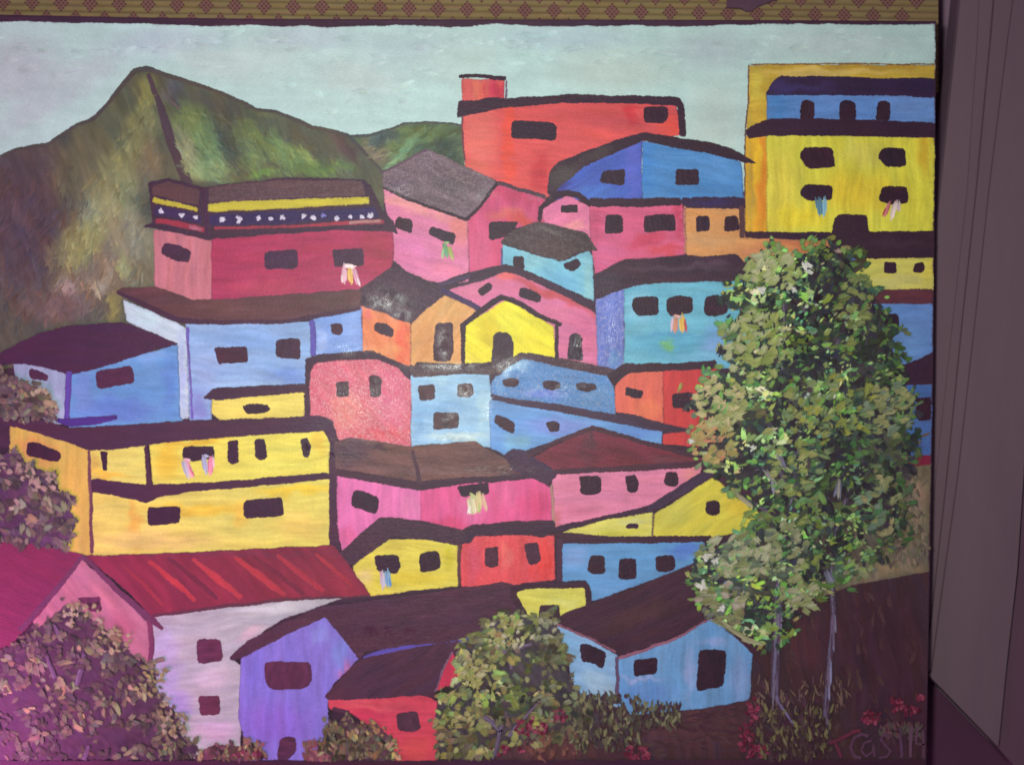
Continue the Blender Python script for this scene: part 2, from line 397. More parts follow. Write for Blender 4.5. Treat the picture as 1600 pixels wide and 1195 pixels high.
# back row
house('red house with a chimney block at the top of the hill', [
    (R(721, 124, 788, 162), (212, 88, 84), dict(ang=V, blobs=[(775, 142, 22, 18, (196, 44, 70)), (748, 140, 10, 14, (214, 104, 78))])),
    ([(722, 178), (760, 170), (860, 158), (960, 158), (1057, 163), (1064, 212), (1000, 222), (872, 300), (850, 310), (800, 294), (726, 262)], (214, 76, 76), dict(ang=.1, amp=.06, blobs=[(748, 220, 28, 60, (222, 102, 90)), (795, 220, 9, 90, (226, 72, 56)), (845, 270, 14, 30, (196, 52, 60)), (860, 290, 20, 12, (200, 56, 66)), (960, 180, 90, 20, (202, 72, 76)), (1050, 200, 14, 20, (220, 72, 62)), (900, 220, 60, 20, (220, 80, 78)), (988, 178, 10, 14, (200, 48, 60))]))],
    [([(716, 157), (745, 158), (760, 153), (800, 153), (850, 150), (900, 147), (1000, 150), (1062, 152), (1068, 162), (1073, 214), (1062, 213), (1058, 166), (960, 161), (860, 162), (790, 169), (750, 177), (714, 185)], (56, 28, 48), {})],
    [([(717, 120), (750, 119), (791, 123)], [6, 6, 7]), ([(791, 126), (791, 155)], 3, (124, 84, 116)), ([(722, 182), (723, 215), (726, 252)], 3, (116, 52, 62))],
    [[(799, 189), (812, 188), (866, 192), (870, 200), (868, 219), (798, 216)], [(1006, 166), (1043, 167), (1045, 184), (1036, 194), (1005, 192)]])
BL = (74, 118, 192)
zc[0] += .12      # its eave is painted over the edge of the yellow tower
house('blue gabled house in front of the red one', [
    ([(859, 312), (862, 288), (885, 264), (945, 236), (1003, 214), (1004, 314)], (66, 92, 184), dict(ang=-.5, blobs=[(990, 260, 14, 60, (84, 96, 190)), (880, 300, 18, 20, (58, 50, 128)), (930, 300, 40, 12, (70, 108, 190))])),
    ([(1003, 220), (1040, 226), (1100, 236), (1158, 253), (1163, 312), (1003, 314)], (70, 132, 192), dict(ang=.15, blobs=[(1010, 250, 12, 60, (62, 128, 196)), (1080, 300, 60, 10, (64, 124, 184)), (1130, 265, 30, 20, (82, 144, 204))]))],
    [([(860, 265), (875, 252), (940, 227), (985, 212), (1005, 207), (1060, 215), (1120, 224), (1160, 240), (1183, 257), (1168, 256), (1148, 250), (1100, 239), (1050, 231), (1005, 220), (960, 240), (910, 262), (892, 280), (874, 292), (868, 305), (856, 305), (857, 275)], (54, 30, 46), dict(ang=-.3, blobs=[(880, 275, 30, 18, (72, 62, 62), -.5), (930, 242, 30, 9, (66, 52, 54), -.4)]))],
    [], [[(942, 267), (977, 264), (976, 290), (936, 286)], [(1057, 265), (1091, 264), (1093, 289), (1055, 290)]])
zc[0] -= .12
house('pink house under a grey slate roof beside the mountain', [
    ([(598, 294), (640, 312), (690, 330), (731, 343), (733, 440), (700, 445), (650, 436), (605, 400), (608, 360)], PK, dict(ang=.3, dry=.12, blobs=[(650, 320, 60, 12, (222, 140, 138), .3), (720, 352, 16, 30, (216, 122, 120)), (640, 400, 40, 30, (206, 108, 156)), (700, 420, 30, 16, (220, 118, 150))])),
    ([(731, 345), (752, 322), (777, 286), (800, 294), (852, 308), (858, 348), (800, 356), (787, 372), (788, 424), (733, 434)], (200, 72, 112), dict(ang=V, blobs=[(800, 305, 40, 12, (192, 60, 96), .2), (790, 335, 30, 8, (206, 92, 92)), (815, 345, 20, 8, (204, 70, 62)), (750, 390, 20, 40, (206, 84, 122))]))],
    [([(596, 270), (668, 232), (777, 283), (760, 308), (737, 338), (727, 341), (690, 328), (640, 309), (598, 292)], (102, 84, 92), dict(ang=.42, amp=.16, dry=.3, hue=3, blobs=[(620, 290, 20, 10, (96, 76, 92)), (700, 290, 40, 14, (92, 78, 84)), (660, 245, 30, 8, (110, 90, 100), .4)]))],
    [([(597, 293), (640, 312), (690, 330), (729, 343), (748, 326), (768, 298), (779, 285)], [4, 5, 5, 7, 5, 5, 5]), ([(777, 285), (810, 296), (852, 308)], [7, 6, 7], (74, 48, 62)), ([(598, 270), (668, 233)], 3, (100, 72, 92))],
    [[(621, 338), (646, 345), (643, 366), (616, 355)], [(673, 353), (714, 366), (708, 384), (668, 366)], [(763, 347), (812, 345), (798, 368), (764, 376)]],
    wash=[[(696, 390, 1.4, 26, 7, (92, 150, 92)), (704, 394, 1.3, 26, 6, (140, 160, 70)), (697, 394, 1.5, 14, 5, (80, 130, 170)), (692, 396, 1.7, 20, 4, (130, 170, 110)), (706, 400, 1.3, 14, 3, (180, 160, 60)), (698, 379, .1, 9, 3, (140, 180, 110))]])
# yellow tower
house('tall yellow tower block with a blue upper floor', [
    ([(1170, 103), (1205, 101), r_(102), r_(124), (1215, 124), (1198, 148), (1200, 195), (1166, 205)], (190, 158, 48), dict(ang=0, blobs=[(1300, 114, 120, 5, (204, 172, 84)), (1185, 150, 10, 50, (200, 180, 60)), (1330, 104, 140, 4, (176, 136, 44)), (1184, 180, 14, 18, (206, 160, 40))])),
    ([(1164, 213), (1203, 210), (1200, 366), (1163, 364)], (212, 160, 32), dict(ang=V, blobs=[(1190, 280, 9, 90, (222, 134, 28)), (1172, 290, 5, 80, (188, 150, 50)), (1182, 250, 6, 50, (226, 178, 30))])),
    ([(1198, 145), r_(150), r_(194), (1198, 190)], (88, 132, 196), dict(ang=0, blobs=[(1215, 165, 22, 30, (66, 124, 186)), (1430, 165, 40, 20, (98, 138, 200))])),
    ([(1198, 211), r_(214), r_(364), (1198, 366)], (212, 206, 58), dict(ang=V, amp=.075, blobs=[(1220, 300, 30, 70, (212, 196, 62)), (1340, 300, 60, 30, (224, 196, 44)), (1350, 240, 40, 20, (206, 198, 76)), (1445, 230, 12, 40, (214, 178, 40)), (1250, 340, 40, 16, (222, 200, 40))]))],
    [([(1195, 147), (1205, 131), (1218, 119), (1350, 121), r_(123), r_(153), (1390, 150), (1290, 149), (1200, 149)], (48, 28, 62), dict(blobs=[(1240, 138, 60, 8, (56, 42, 92))])),
     ([(1163, 205), (1175, 196), (1200, 186), (1290, 185), r_(192), r_(216), (1400, 214), (1300, 213), (1200, 212), (1170, 218)], (54, 26, 48), {}),
     ([(1158, 352), (1166, 362), (1240, 363), (1304, 362), (1308, 376), (1240, 378), (1172, 376), (1158, 372)], (54, 26, 48), {})],
    [([(1170, 101), (1169, 160), (1164, 215), (1163, 360)], 2.2, (128, 92, 66)), ([(1172, 101), (1300, 100), (1462, 101)], 2.2, (140, 104, 60))],
    [[(1252, 160), (1262, 156), (1274, 160), (1272, 187), (1249, 187)], [(1313, 160), (1323, 156), (1337, 160), (1338, 188), (1311, 188)], [(1370, 160), (1380, 157), (1391, 160), (1391, 189), (1368, 188)],
     [(1256, 231), (1301, 231), (1305, 262), (1262, 264), (1247, 243)], [(1380, 230), (1415, 232), (1416, 261), (1384, 262), (1371, 244)], [(1257, 288), (1301, 290), (1301, 312), (1262, 314), (1249, 303)], [(1378, 291), (1418, 292), (1420, 317), (1400, 322), (1372, 314)]],
    apart=True, wash=[[(1281, 324, 1.5, 36, 8, (96, 140, 158)), (1288, 322, 1.6, 32, 8, (120, 168, 186)), (1276, 318, 1.4, 22, 4, (66, 112, 136))],
          [(1386, 328, 1.9, 30, 6, (196, 110, 110)), (1396, 328, 1.8, 32, 7, (216, 196, 186)), (1404, 322, 1.6, 20, 6, (198, 176, 176)), (1382, 332, 2.0, 16, 4, (176, 70, 70))]])
house('low pink and orange row house with a small pink gable', [
    ([(846, 325), (887, 304), (922, 324), (924, 372), (850, 348)], (212, 108, 146), dict(ang=-.4, dry=.1, blobs=[(900, 355, 20, 9, (220, 134, 140))])),
    ([(921, 318), (1068, 318), (1072, 398), (975, 408), (930, 430), (922, 370)], (204, 84, 122), dict(ang=.1, blobs=[(1010, 375, 30, 10, (200, 64, 96), -.4), (950, 395, 24, 20, (208, 92, 134)), (1062, 340, 8, 30, (192, 62, 96)), (1040, 392, 30, 8, (198, 66, 82)), (930, 345, 10, 20, (196, 74, 108))])),
    ([(1070, 320), (1160, 318), (1164, 372), (1302, 376), (1300, 400), (1210, 402), (1160, 410), (1072, 398)], (208, 144, 82), dict(ang=.1, blobs=[(1250, 382, 60, 8, (200, 112, 72)), (1110, 375, 40, 12, (200, 146, 92)), (1180, 395, 40, 10, (198, 128, 82))]))],
    [([(921, 310), (1064, 309), (1064, 321), (1000, 323), (925, 324)], (54, 28, 48), {}), ([(1064, 309), (1100, 307), (1163, 308), (1166, 326), (1120, 326), (1066, 325)], (52, 30, 62), dict(blobs=[(1110, 316, 30, 6, (52, 36, 92))]))],
    [([(843, 346), (845, 326), (868, 306), (887, 301), (905, 306), (924, 320)], [6, 8, 12, 10, 10, 9]), ([(1158, 322), (1159, 345), (1160, 372)], 8, (88, 52, 54)), ([(1070, 322), (1071, 396)], 4, (196, 124, 100))],
    [[(876, 321), (902, 320), (903, 332), (877, 333)], [(946, 335), (973, 336), (974, 365), (944, 366)], [(1006, 338), (1054, 334), (1056, 360), (1005, 363)], [(1088, 338), (1108, 337), (1110, 360), (1087, 362)], [(1132, 339), (1152, 337), (1157, 360), (1131, 362)]])
house('low yellow house with a wide dark roof at the right edge', [
    ([(1322, 398), r_(402), r_(455), (1345, 458), (1335, 430)], (200, 190, 82), dict(ang=0, blobs=[(1400, 440, 50, 8, (192, 184, 100)), (1450, 420, 10, 20, (206, 192, 70))])),
    ([(1303, 382), (1316, 380), (1340, 405), (1330, 410)], (86, 104, 176), {})],
    [([(1303, 340), (1312, 334), (1355, 336), (1357, 362), r_(361), r_(403), (1400, 404), (1340, 404), (1326, 401), (1308, 386), (1299, 376)], (54, 28, 46), dict(blobs=[(1390, 380, 60, 8, (62, 36, 52))])),
     ([(1350, 453), r_(451), r_(475), (1370, 476)], (94, 44, 56), {})], [],
    [(1381, 409, 1400, 427), [(1428, 411), (1443, 410), (1446, 420), (1440, 427), (1426, 426)]])
house('blue house at the right edge above the tree top', [([(1362, 475), r_(475), r_(552), (1410, 572), (1370, 566)], (92, 130, 190), dict(ang=0, blobs=[(1430, 540, 20, 20, (96, 140, 200))]))], [], [],
      [[(1376, 489), (1404, 491), (1405, 515), (1390, 518), (1372, 510)]])
house('half hidden blue house behind the large tree', [([(1380, 596), r_(600), r_(712), (1400, 712)], (66, 100, 162), dict(ang=0, blobs=[(1430, 700, 20, 12, (70, 90, 150))])), ([(1412, 712), r_(711), r_(726), (1420, 728)], (128, 26, 58), {})],
    [([(1385, 585), (1410, 570), (1440, 560), r_(550), r_(601), (1385, 602)], (56, 26, 50), {})], [], [[(1432, 621), (1455, 620), (1455, 656), (1436, 658), (1430, 650)]], trims=[([(1425, 686), (1453, 677)], 4, (100, 80, 60))])
# cyan / flag
house('flag roofed crimson and pink house below the mountain', [
    ([(240, 358), (300, 368), (332, 376), (332, 468), (300, 470), (242, 454)], (186, 108, 116), dict(ang=V, amp=.075)),
    ([(330, 370), (520, 358), (614, 362), (616, 400), (612, 416), (560, 462), (450, 465), (330, 472)], (164, 42, 80), dict(ang=0, amp=.07, blobs=[(420, 450, 70, 14, (172, 54, 84)), (540, 440, 60, 20, (160, 50, 86)), (590, 390, 18, 30, (156, 46, 70))]))],
    [([(231, 285), (262, 278), (315, 292), (450, 277), (568, 280), (580, 292), (600, 332), (614, 344), (622, 366), (612, 362), (520, 360), (330, 374), (322, 375), (298, 369), (245, 357), (220, 355), (238, 348)], (60, 32, 54), {}),
     ([(238, 290), (262, 284), (312, 296), (311, 322), (237, 304)], (84, 54, 58), {}), ([(326, 292), (450, 281), (566, 283), (572, 306), (450, 310), (326, 316)], (84, 56, 60), dict(dry=.1))],
    [([(238, 312), (262, 317), (309, 328)], [9, 9, 6], (182, 172, 44)), ([(325, 325), (350, 323), (450, 319), (577, 313)], [13, 15, 15, 11], (186, 176, 44)),
     ([(240, 328), (280, 335), (316, 343)], [15, 16, 13], (50, 30, 78)), ([(327, 344), (450, 340), (592, 332)], [18, 20, 18], (46, 28, 78)),
     ([(243, 345), (280, 351), (320, 359)], [8, 9, 8], (148, 40, 62)), ([(335, 357), (450, 354), (600, 346)], [5, 4, 8], (150, 44, 62)), ([(296, 354), (316, 359)], 6, (178, 92, 110)), ([(545, 348), (596, 345)], 5, (172, 120, 112)),
     ([(318, 294), (320, 330), (325, 370)], [8, 7, 7], (62, 28, 56)), ([(574, 290), (590, 325), (612, 350)], [9, 8, 10], (56, 30, 52))],
    [[(255, 380), (275, 381), (299, 392), (296, 411), (275, 408), (250, 397)], [(412, 396), (420, 392), (464, 390), (467, 415), (460, 420), (414, 421)], [(519, 390), (568, 388), (569, 416), (522, 417)]],
    wash=[[(538, 428, 1.6, 30, 8, (206, 160, 170)), (556, 430, 1.3, 34, 7, (200, 140, 160)), (547, 430, 1.5, 30, 8, (218, 180, 90)), (546, 416, .1, 22, 7, (222, 200, 190)), (548, 432, 1.4, 16, 4, (214, 150, 50)), (535, 436, 1.5, 16, 4, (216, 196, 186)), (560, 440, 1.2, 16, 4, (220, 200, 200))]],
    winc=(60, 30, 58))
# stars of the flag roof
st = Paint(); random.seed(2)
for x, y, w in [(250, 330, 1), (283, 336, 1), (306, 340, .7), (346, 343, 1.2), (374, 343, 1.4), (404, 341, .9), (423, 341, .7), (442, 340, 1), (475, 338, .8), (490, 341, 1.1), (505, 337, .8), (526, 341, 1), (548, 339, .7), (566, 339, .7), (580, 337, 1.2)]:
    for k in range(4):
        c = (196, 190, 206) if x != 505 else (110, 110, 180)
        st.dab(x + random.uniform(-1.5, 1.5), y + random.uniform(-1, 1), k * .8 + random.uniform(-.3, .3), 9 * w, 3.2, c, zc[0] + .01, 2, 12, .3, .06)
st.build('painted_star', painting, M_THICK)['kind'] = 'stuff'
zc[0] += .02
house('small cyan house with a dark hipped roof in the middle row', [
    ([(786, 380), (850, 402), (878, 408), (920, 391), (926, 400), (929, 480), (870, 455), (800, 428), (784, 420)], (114, 182, 200), dict(ang=.4, blobs=[(880, 440, 30, 14, (98, 166, 196), .4), (920, 440, 8, 40, (130, 186, 190)), (830, 410, 20, 14, (130, 194, 204))]))],
    [([(780, 380), (800, 360), (840, 346), (880, 355), (915, 364), (936, 392), (922, 392), (900, 395), (880, 408), (850, 402), (800, 388)], (68, 50, 54), dict(ang=.3, amp=.15, dry=.15, blobs=[(860, 362, 24, 6, (86, 76, 74), .3)]))], [],
    [[(802, 400), (818, 402), (820, 421), (812, 424), (801, 420)], [(879, 413), (903, 404), (909, 415), (894, 425), (882, 420)]], trims=[([(784, 388), (785, 420)], 3, (90, 90, 150))])
house('pink gabled house behind the bright yellow one', [
    ([(700, 452), (750, 440), (788, 424), (805, 426), (870, 455), (932, 490), (936, 580), (870, 565), (720, 500)], (208, 108, 146), dict(ang=.2, blobs=[(860, 458, 90, 6, (192, 74, 84), .43), (910, 520, 20, 30, (204, 98, 138)), (740, 452, 30, 10, (206, 112, 140)), (790, 432, 14, 6, (214, 96, 96))]))],
    [], [([(684, 446), (735, 430), (790, 419), (810, 424), (870, 450), (934, 481)], [9, 11, 12, 12, 12, 13], (60, 32, 54)), ([(684, 446), (735, 431)], 6, (62, 44, 76))],
    [[(744, 454), (765, 440), (771, 450), (753, 465)], [(814, 447), (848, 461), (842, 474), (809, 463)]], [[(890, 523), (900, 519), (909, 525), (911, 565), (886, 560)]])
house('orange house with a dark roof and a tall door', [
    ([(563, 476), (600, 489), (642, 503), (642, 572), (600, 563), (564, 552)], (218, 124, 74), dict(ang=1.2, dry=.12, blobs=[(630, 540, 10, 40, (220, 92, 62)), (575, 490, 12, 10, (220, 104, 90)), (600, 550, 30, 9, (222, 140, 80))])),
    ([(642, 506), (660, 488), (692, 460), (748, 484), (748, 492), (724, 512), (722, 572), (642, 572)], (210, 152, 84), dict(ang=-.9, dry=.18, blobs=[(665, 540, 14, 30, (204, 140, 74)), (700, 480, 24, 14, (206, 156, 86))]))],
    [([(549, 474), (554, 458), (610, 418), (622, 417), (690, 450), (697, 460), (662, 487), (645, 505), (625, 501), (600, 489), (562, 478)], (60, 34, 52), dict(ang=.4, amp=.18, dry=.08))],
    [([(688, 452), (718, 466), (750, 484)], [10, 9, 9], (60, 36, 84)), ([(564, 478), (565, 552)], 3, (150, 80, 90))], [[(587, 503), (604, 506), (617, 514), (613, 529), (583, 517)]], [[(680, 505), (708, 504), (709, 548), (702, 566), (676, 564)]], winc=(60, 30, 48))
house('bright yellow gabled house with an arched door', [([(727, 508), (788, 469), (800, 472), (866, 510), (869, 575), (725, 575)], (226, 216, 34), dict(ang=.6, amp=.075, dry=.08, blobs=[(770, 520, 20, 30, (214, 194, 28)), (800, 500, 24, 20, (224, 222, 48)), (730, 560, 12, 10, (226, 210, 60))]))],
    [], [([(723, 572), (724, 508), (750, 487), (784, 464), (800, 468), (840, 492), (878, 508)], [6, 9, 9, 10, 9, 8, 7]), ([(869, 508), (871, 562)], 6)], [], [[(770, 526), (778, 518), (798, 521), (803, 540), (801, 568), (768, 570)]], winc=(60, 34, 50))
house('teal house with a thick dark roof beside the large tree', [
    ([(930, 462), (977, 446), (975, 575), (955, 582), (934, 575)], (92, 112, 190), dict(ang=V, dry=.55, blobs=[(960, 560, 12, 16, (84, 132, 190))])),
    ([(975, 448), (1000, 444), (1165, 438), (1160, 575), (975, 576)], (98, 172, 194), dict(ang=.05, amp=.06, blobs=[(1060, 540, 60, 20, (84, 160, 186)), (1120, 540, 24, 30, (112, 158, 206)), (1000, 480, 20, 26, (122, 184, 204)), (1050, 525, 60, 5, (80, 152, 184)), (1044, 541, 7, 9, (108, 176, 110)), (1100, 560, 40, 8, (104, 170, 200))]))],
    [([(927, 430), (975, 405), (1060, 403), (1150, 397), (1163, 410), (1164, 438), (1090, 440), (1030, 442), (1000, 446), (975, 452), (948, 462), (929, 470)], (60, 34, 52), dict(ang=0, amp=.14, blobs=[(1060, 418, 90, 5, (78, 54, 66)), (945, 440, 20, 18, (58, 42, 60))]))],
    [], [[(989, 464), (1028, 462), (1030, 492), (996, 495), (987, 480)], [(1042, 465), (1060, 461), (1083, 465), (1082, 489), (1050, 495), (1043, 488)], [(1101, 464), (1122, 459), (1138, 470), (1138, 490), (1110, 496), (1100, 490)]],
    wash=[[(1055, 506, 1.6, 28, 9, (206, 140, 110)), (1066, 506, 1.5, 28, 9, (214, 170, 70)), (1050, 506, 1.7, 24, 4, (200, 170, 190)), (1071, 508, 1.4, 22, 4, (190, 80, 90)), (1058, 494, .2, 12, 4, (214, 160, 150))]])
# blue long house, left
house('long pale blue house under a brown roof at the left', [
    ([(192, 468), (240, 488), (280, 506), (293, 514), (296, 655), (279, 656), (275, 540), (232, 518), (197, 502)], (176, 200, 208), dict(ang=.4, blobs=[(285, 580, 7, 60, (160, 180, 214)), (230, 495, 24, 14, (172, 204, 208), .4)])),
    ([(290, 504), (350, 506), (486, 502), (488, 612), (332, 616), (330, 658), (297, 664)], (128, 166, 206), dict(ang=.1, amp=.075, blobs=[(450, 590, 30, 18, (108, 146, 206)), (400, 530, 60, 18, (120, 160, 206)), (320, 590, 20, 40, (136, 166, 208)), (380, 600, 60, 10, (138, 174, 210)), (310, 640, 16, 20, (122, 132, 196))])),
    ([(488, 498), (565, 480), (567, 555), (488, 560)], (110, 148, 206), dict(ang=-.2, dry=.12, blobs=[(500, 530, 9, 26, (140, 170, 216)), (550, 510, 14, 24, (122, 158, 212))]))],
    [([(181, 454), (190, 449), (245, 448), (300, 468), (345, 468), (460, 459), (566, 452), (562, 482), (490, 498), (440, 506), (300, 507), (280, 505), (240, 487), (195, 465)], (88, 52, 54), dict(ang=0, amp=.12, blobs=[(350, 482, 60, 10, (96, 58, 56)), (230, 458, 24, 8, (92, 50, 56)), (520, 470, 30, 10, (82, 56, 54))]))],
    [([(182, 456), (240, 483), (280, 501), (340, 503), (440, 503), (490, 495), (563, 482)], [6, 9, 9, 7, 6, 7, 6], (64, 32, 54)), ([(293, 512), (296, 560), (300, 655)], [5, 3, 4], (108, 92, 186)), ([(488, 500), (490, 556)], [9, 8], (84, 74, 160))],
    [[(335, 543), (386, 541), (389, 566), (340, 569)], [(431, 530), (469, 529), (470, 561), (440, 560), (430, 556)], [(516, 505), (534, 506), (536, 520), (527, 524), (518, 521)]], winc=(62, 26, 48))
house('sky blue house under a low dark roof at the left edge', [
    ([(20, 564), (107, 582), (106, 662), (85, 662), (30, 640)], (140, 158, 184), dict(ang=V, blobs=[(90, 640, 12, 20, (160, 176, 198))])),
    ([(108, 582), (190, 562), (278, 538), (282, 650), (292, 668), (108, 675)], (90, 146, 196), dict(ang=.1, amp=.06, blobs=[(180, 640, 60, 20, (88, 128, 196)), (265, 600, 10, 50, (84, 132, 196)), (220, 560, 40, 10, (112, 158, 206)), (130, 610, 14, 40, (98, 138, 196))]))],
    [([(-70, 575), (-10, 560), (10, 545), (60, 520), (110, 508), (190, 503), (240, 520), (279, 538), (250, 545), (190, 565), (122, 584), (105, 585), (60, 572), (25, 568), (-70, 580)], (64, 28, 58), dict(amp=.06))],
    [([(108, 580), (106, 620), (104, 656)], [10, 9, 8], (82, 62, 150)), ([(88, 656), (112, 660), (150, 657), (184, 652)], [6, 14, 12, 7], (66, 40, 126))],
    [[(47, 575), (62, 579), (76, 586), (74, 596), (50, 592), (45, 583)], [(149, 580), (207, 570), (210, 598), (152, 608)]], winc=(70, 30, 56))
house('rough pink house with two small windows at the centre', [([(486, 566), (600, 558), (634, 574), (644, 590), (642, 700), (580, 696), (530, 688), (515, 660), (480, 650), (479, 610)], (202, 88, 108), dict(ang=.7, dry=.85, blobs=[(560, 650, 50, 30, (206, 98, 104)), (540, 640, 20, 30, (212, 118, 108)), (610, 620, 24, 40, (204, 86, 118)), (600, 680, 40, 10, (202, 72, 84))]))],
    [([(476, 560), (500, 553), (580, 547), (615, 562), (650, 578), (650, 596), (638, 592), (620, 574), (590, 562), (540, 562), (492, 568), (485, 580), (484, 605), (477, 605)], (60, 32, 50), {})], [],
    [[(525, 597), (546, 596), (545, 620), (525, 620)], [(576, 588), (587, 585), (597, 592), (595, 619), (578, 620)]], winc=(64, 34, 48))
house('pale blue house with three shiny windows', [([(642, 586), (720, 580), (764, 582), (768, 620), (767, 660), (775, 700), (720, 698), (642, 700)], (138, 186, 212), dict(ang=.1, dry=.25, blobs=[(710, 682, 50, 6, (178, 208, 204)), (755, 640, 8, 40, (158, 200, 212)), (700, 640, 30, 9, (120, 172, 208)), (655, 660, 12, 30, (118, 170, 206)), (690, 592, 30, 6, (152, 198, 214))]))],
    [([(640, 576), (662, 566), (722, 570), (778, 566), (795, 572), (768, 586), (720, 584), (645, 590)], (72, 54, 60), dict(dry=.3)) , ([(650, 566), (722, 569), (790, 562), (800, 566), (722, 577), (645, 578)], (62, 38, 52), {})], [],
    [[(653, 602), (679, 600), (680, 625), (655, 626)], [(715, 600), (738, 599), (741, 615), (734, 622), (714, 620)], [(677, 643), (717, 644), (717, 669), (677, 672)]], winc=(76, 50, 56))
house('mid blue long house with three oval windows', [
    ([(766, 600), (785, 575), (815, 557), (880, 570), (957, 584), (963, 648), (850, 638), (766, 622)], (74, 128, 184), dict(ang=.15, dry=.5, blobs=[(800, 572, 26, 10, (132, 180, 208), -.2), (780, 600, 10, 16, (98, 150, 196)), (850, 615, 30, 8, (92, 120, 196)), (930, 620, 30, 16, (78, 128, 176))])),
    ([(765, 624), (800, 630), (960, 652), (1034, 668), (1034, 700), (960, 695), (925, 668), (820, 705), (790, 712), (766, 700)], (100, 152, 206), dict(ang=.15, blobs=[(870, 665, 50, 14, (118, 142, 208)), (810, 690, 20, 14, (112, 168, 196)), (990, 675, 40, 10, (98, 140, 204))]))],
    [([(772, 586), (790, 568), (812, 550), (840, 553), (890, 562), (960, 576), (962, 590), (930, 584), (880, 574), (816, 561), (796, 572), (780, 588)], (66, 40, 54), dict(dry=.2))],
    [([(766, 618), (800, 627), (870, 637), (960, 654), (1034, 668), (1078, 673)], [5, 9, 12, 13, 14, 5], (66, 44, 66))],
    [[(784, 594), (795, 590), (810, 592), (812, 602), (803, 606), (788, 603)], [(846, 597), (858, 594), (875, 597), (876, 606), (863, 611), (849, 607)], [(900, 600), (912, 597), (931, 600), (932, 608), (918, 612), (901, 609)], [(776, 646), (806, 661), (803, 678), (790, 673), (771, 659)], [(852, 660), (864, 657), (874, 660), (874, 674), (860, 676)]], winc=(60, 32, 46))
house('orange red house partly behind the large tree', [
    ([(961, 588), (980, 578), (1037, 577), (1037, 662), (1000, 658), (962, 646)], (218, 98, 78), dict(ang=V, blobs=[(1010, 640, 24, 14, (224, 112, 76))])),
    ([(1036, 577), (1120, 575), (1120, 700), (1036, 694), (1036, 678), (1078, 674), (1036, 662)], (200, 58, 58), dict(ang=V, blobs=[(1100, 630, 14, 60, (188, 48, 58))]))],
    [([(948, 586), (975, 568), (1060, 567), (1120, 562), (1120, 576), (1040, 580), (985, 583), (968, 594), (960, 604)], (58, 32, 48), {})], [([(962, 646), (1000, 656), (1040, 668), (1080, 672)], [8, 11, 12, 4], (62, 40, 60))],
    [[(978, 604), (1005, 611), (1003, 622), (990, 622), (977, 617)], [(1050, 615), (1078, 613), (1080, 638), (1051, 638)]])
house('small yellow house tucked behind the big yellow block', [([(332, 622), (477, 610), (476, 652), (440, 660), (350, 660), (331, 645)], (218, 204, 84), dict(ang=0))],
    [([(317, 622), (333, 606), (475, 599), (484, 604), (484, 660), (476, 656), (475, 613), (340, 625)], (62, 32, 54), {})], [], [[(378, 634), (388, 631), (418, 632), (423, 639), (415, 645), (386, 648)]])
YL = (226, 196, 72)
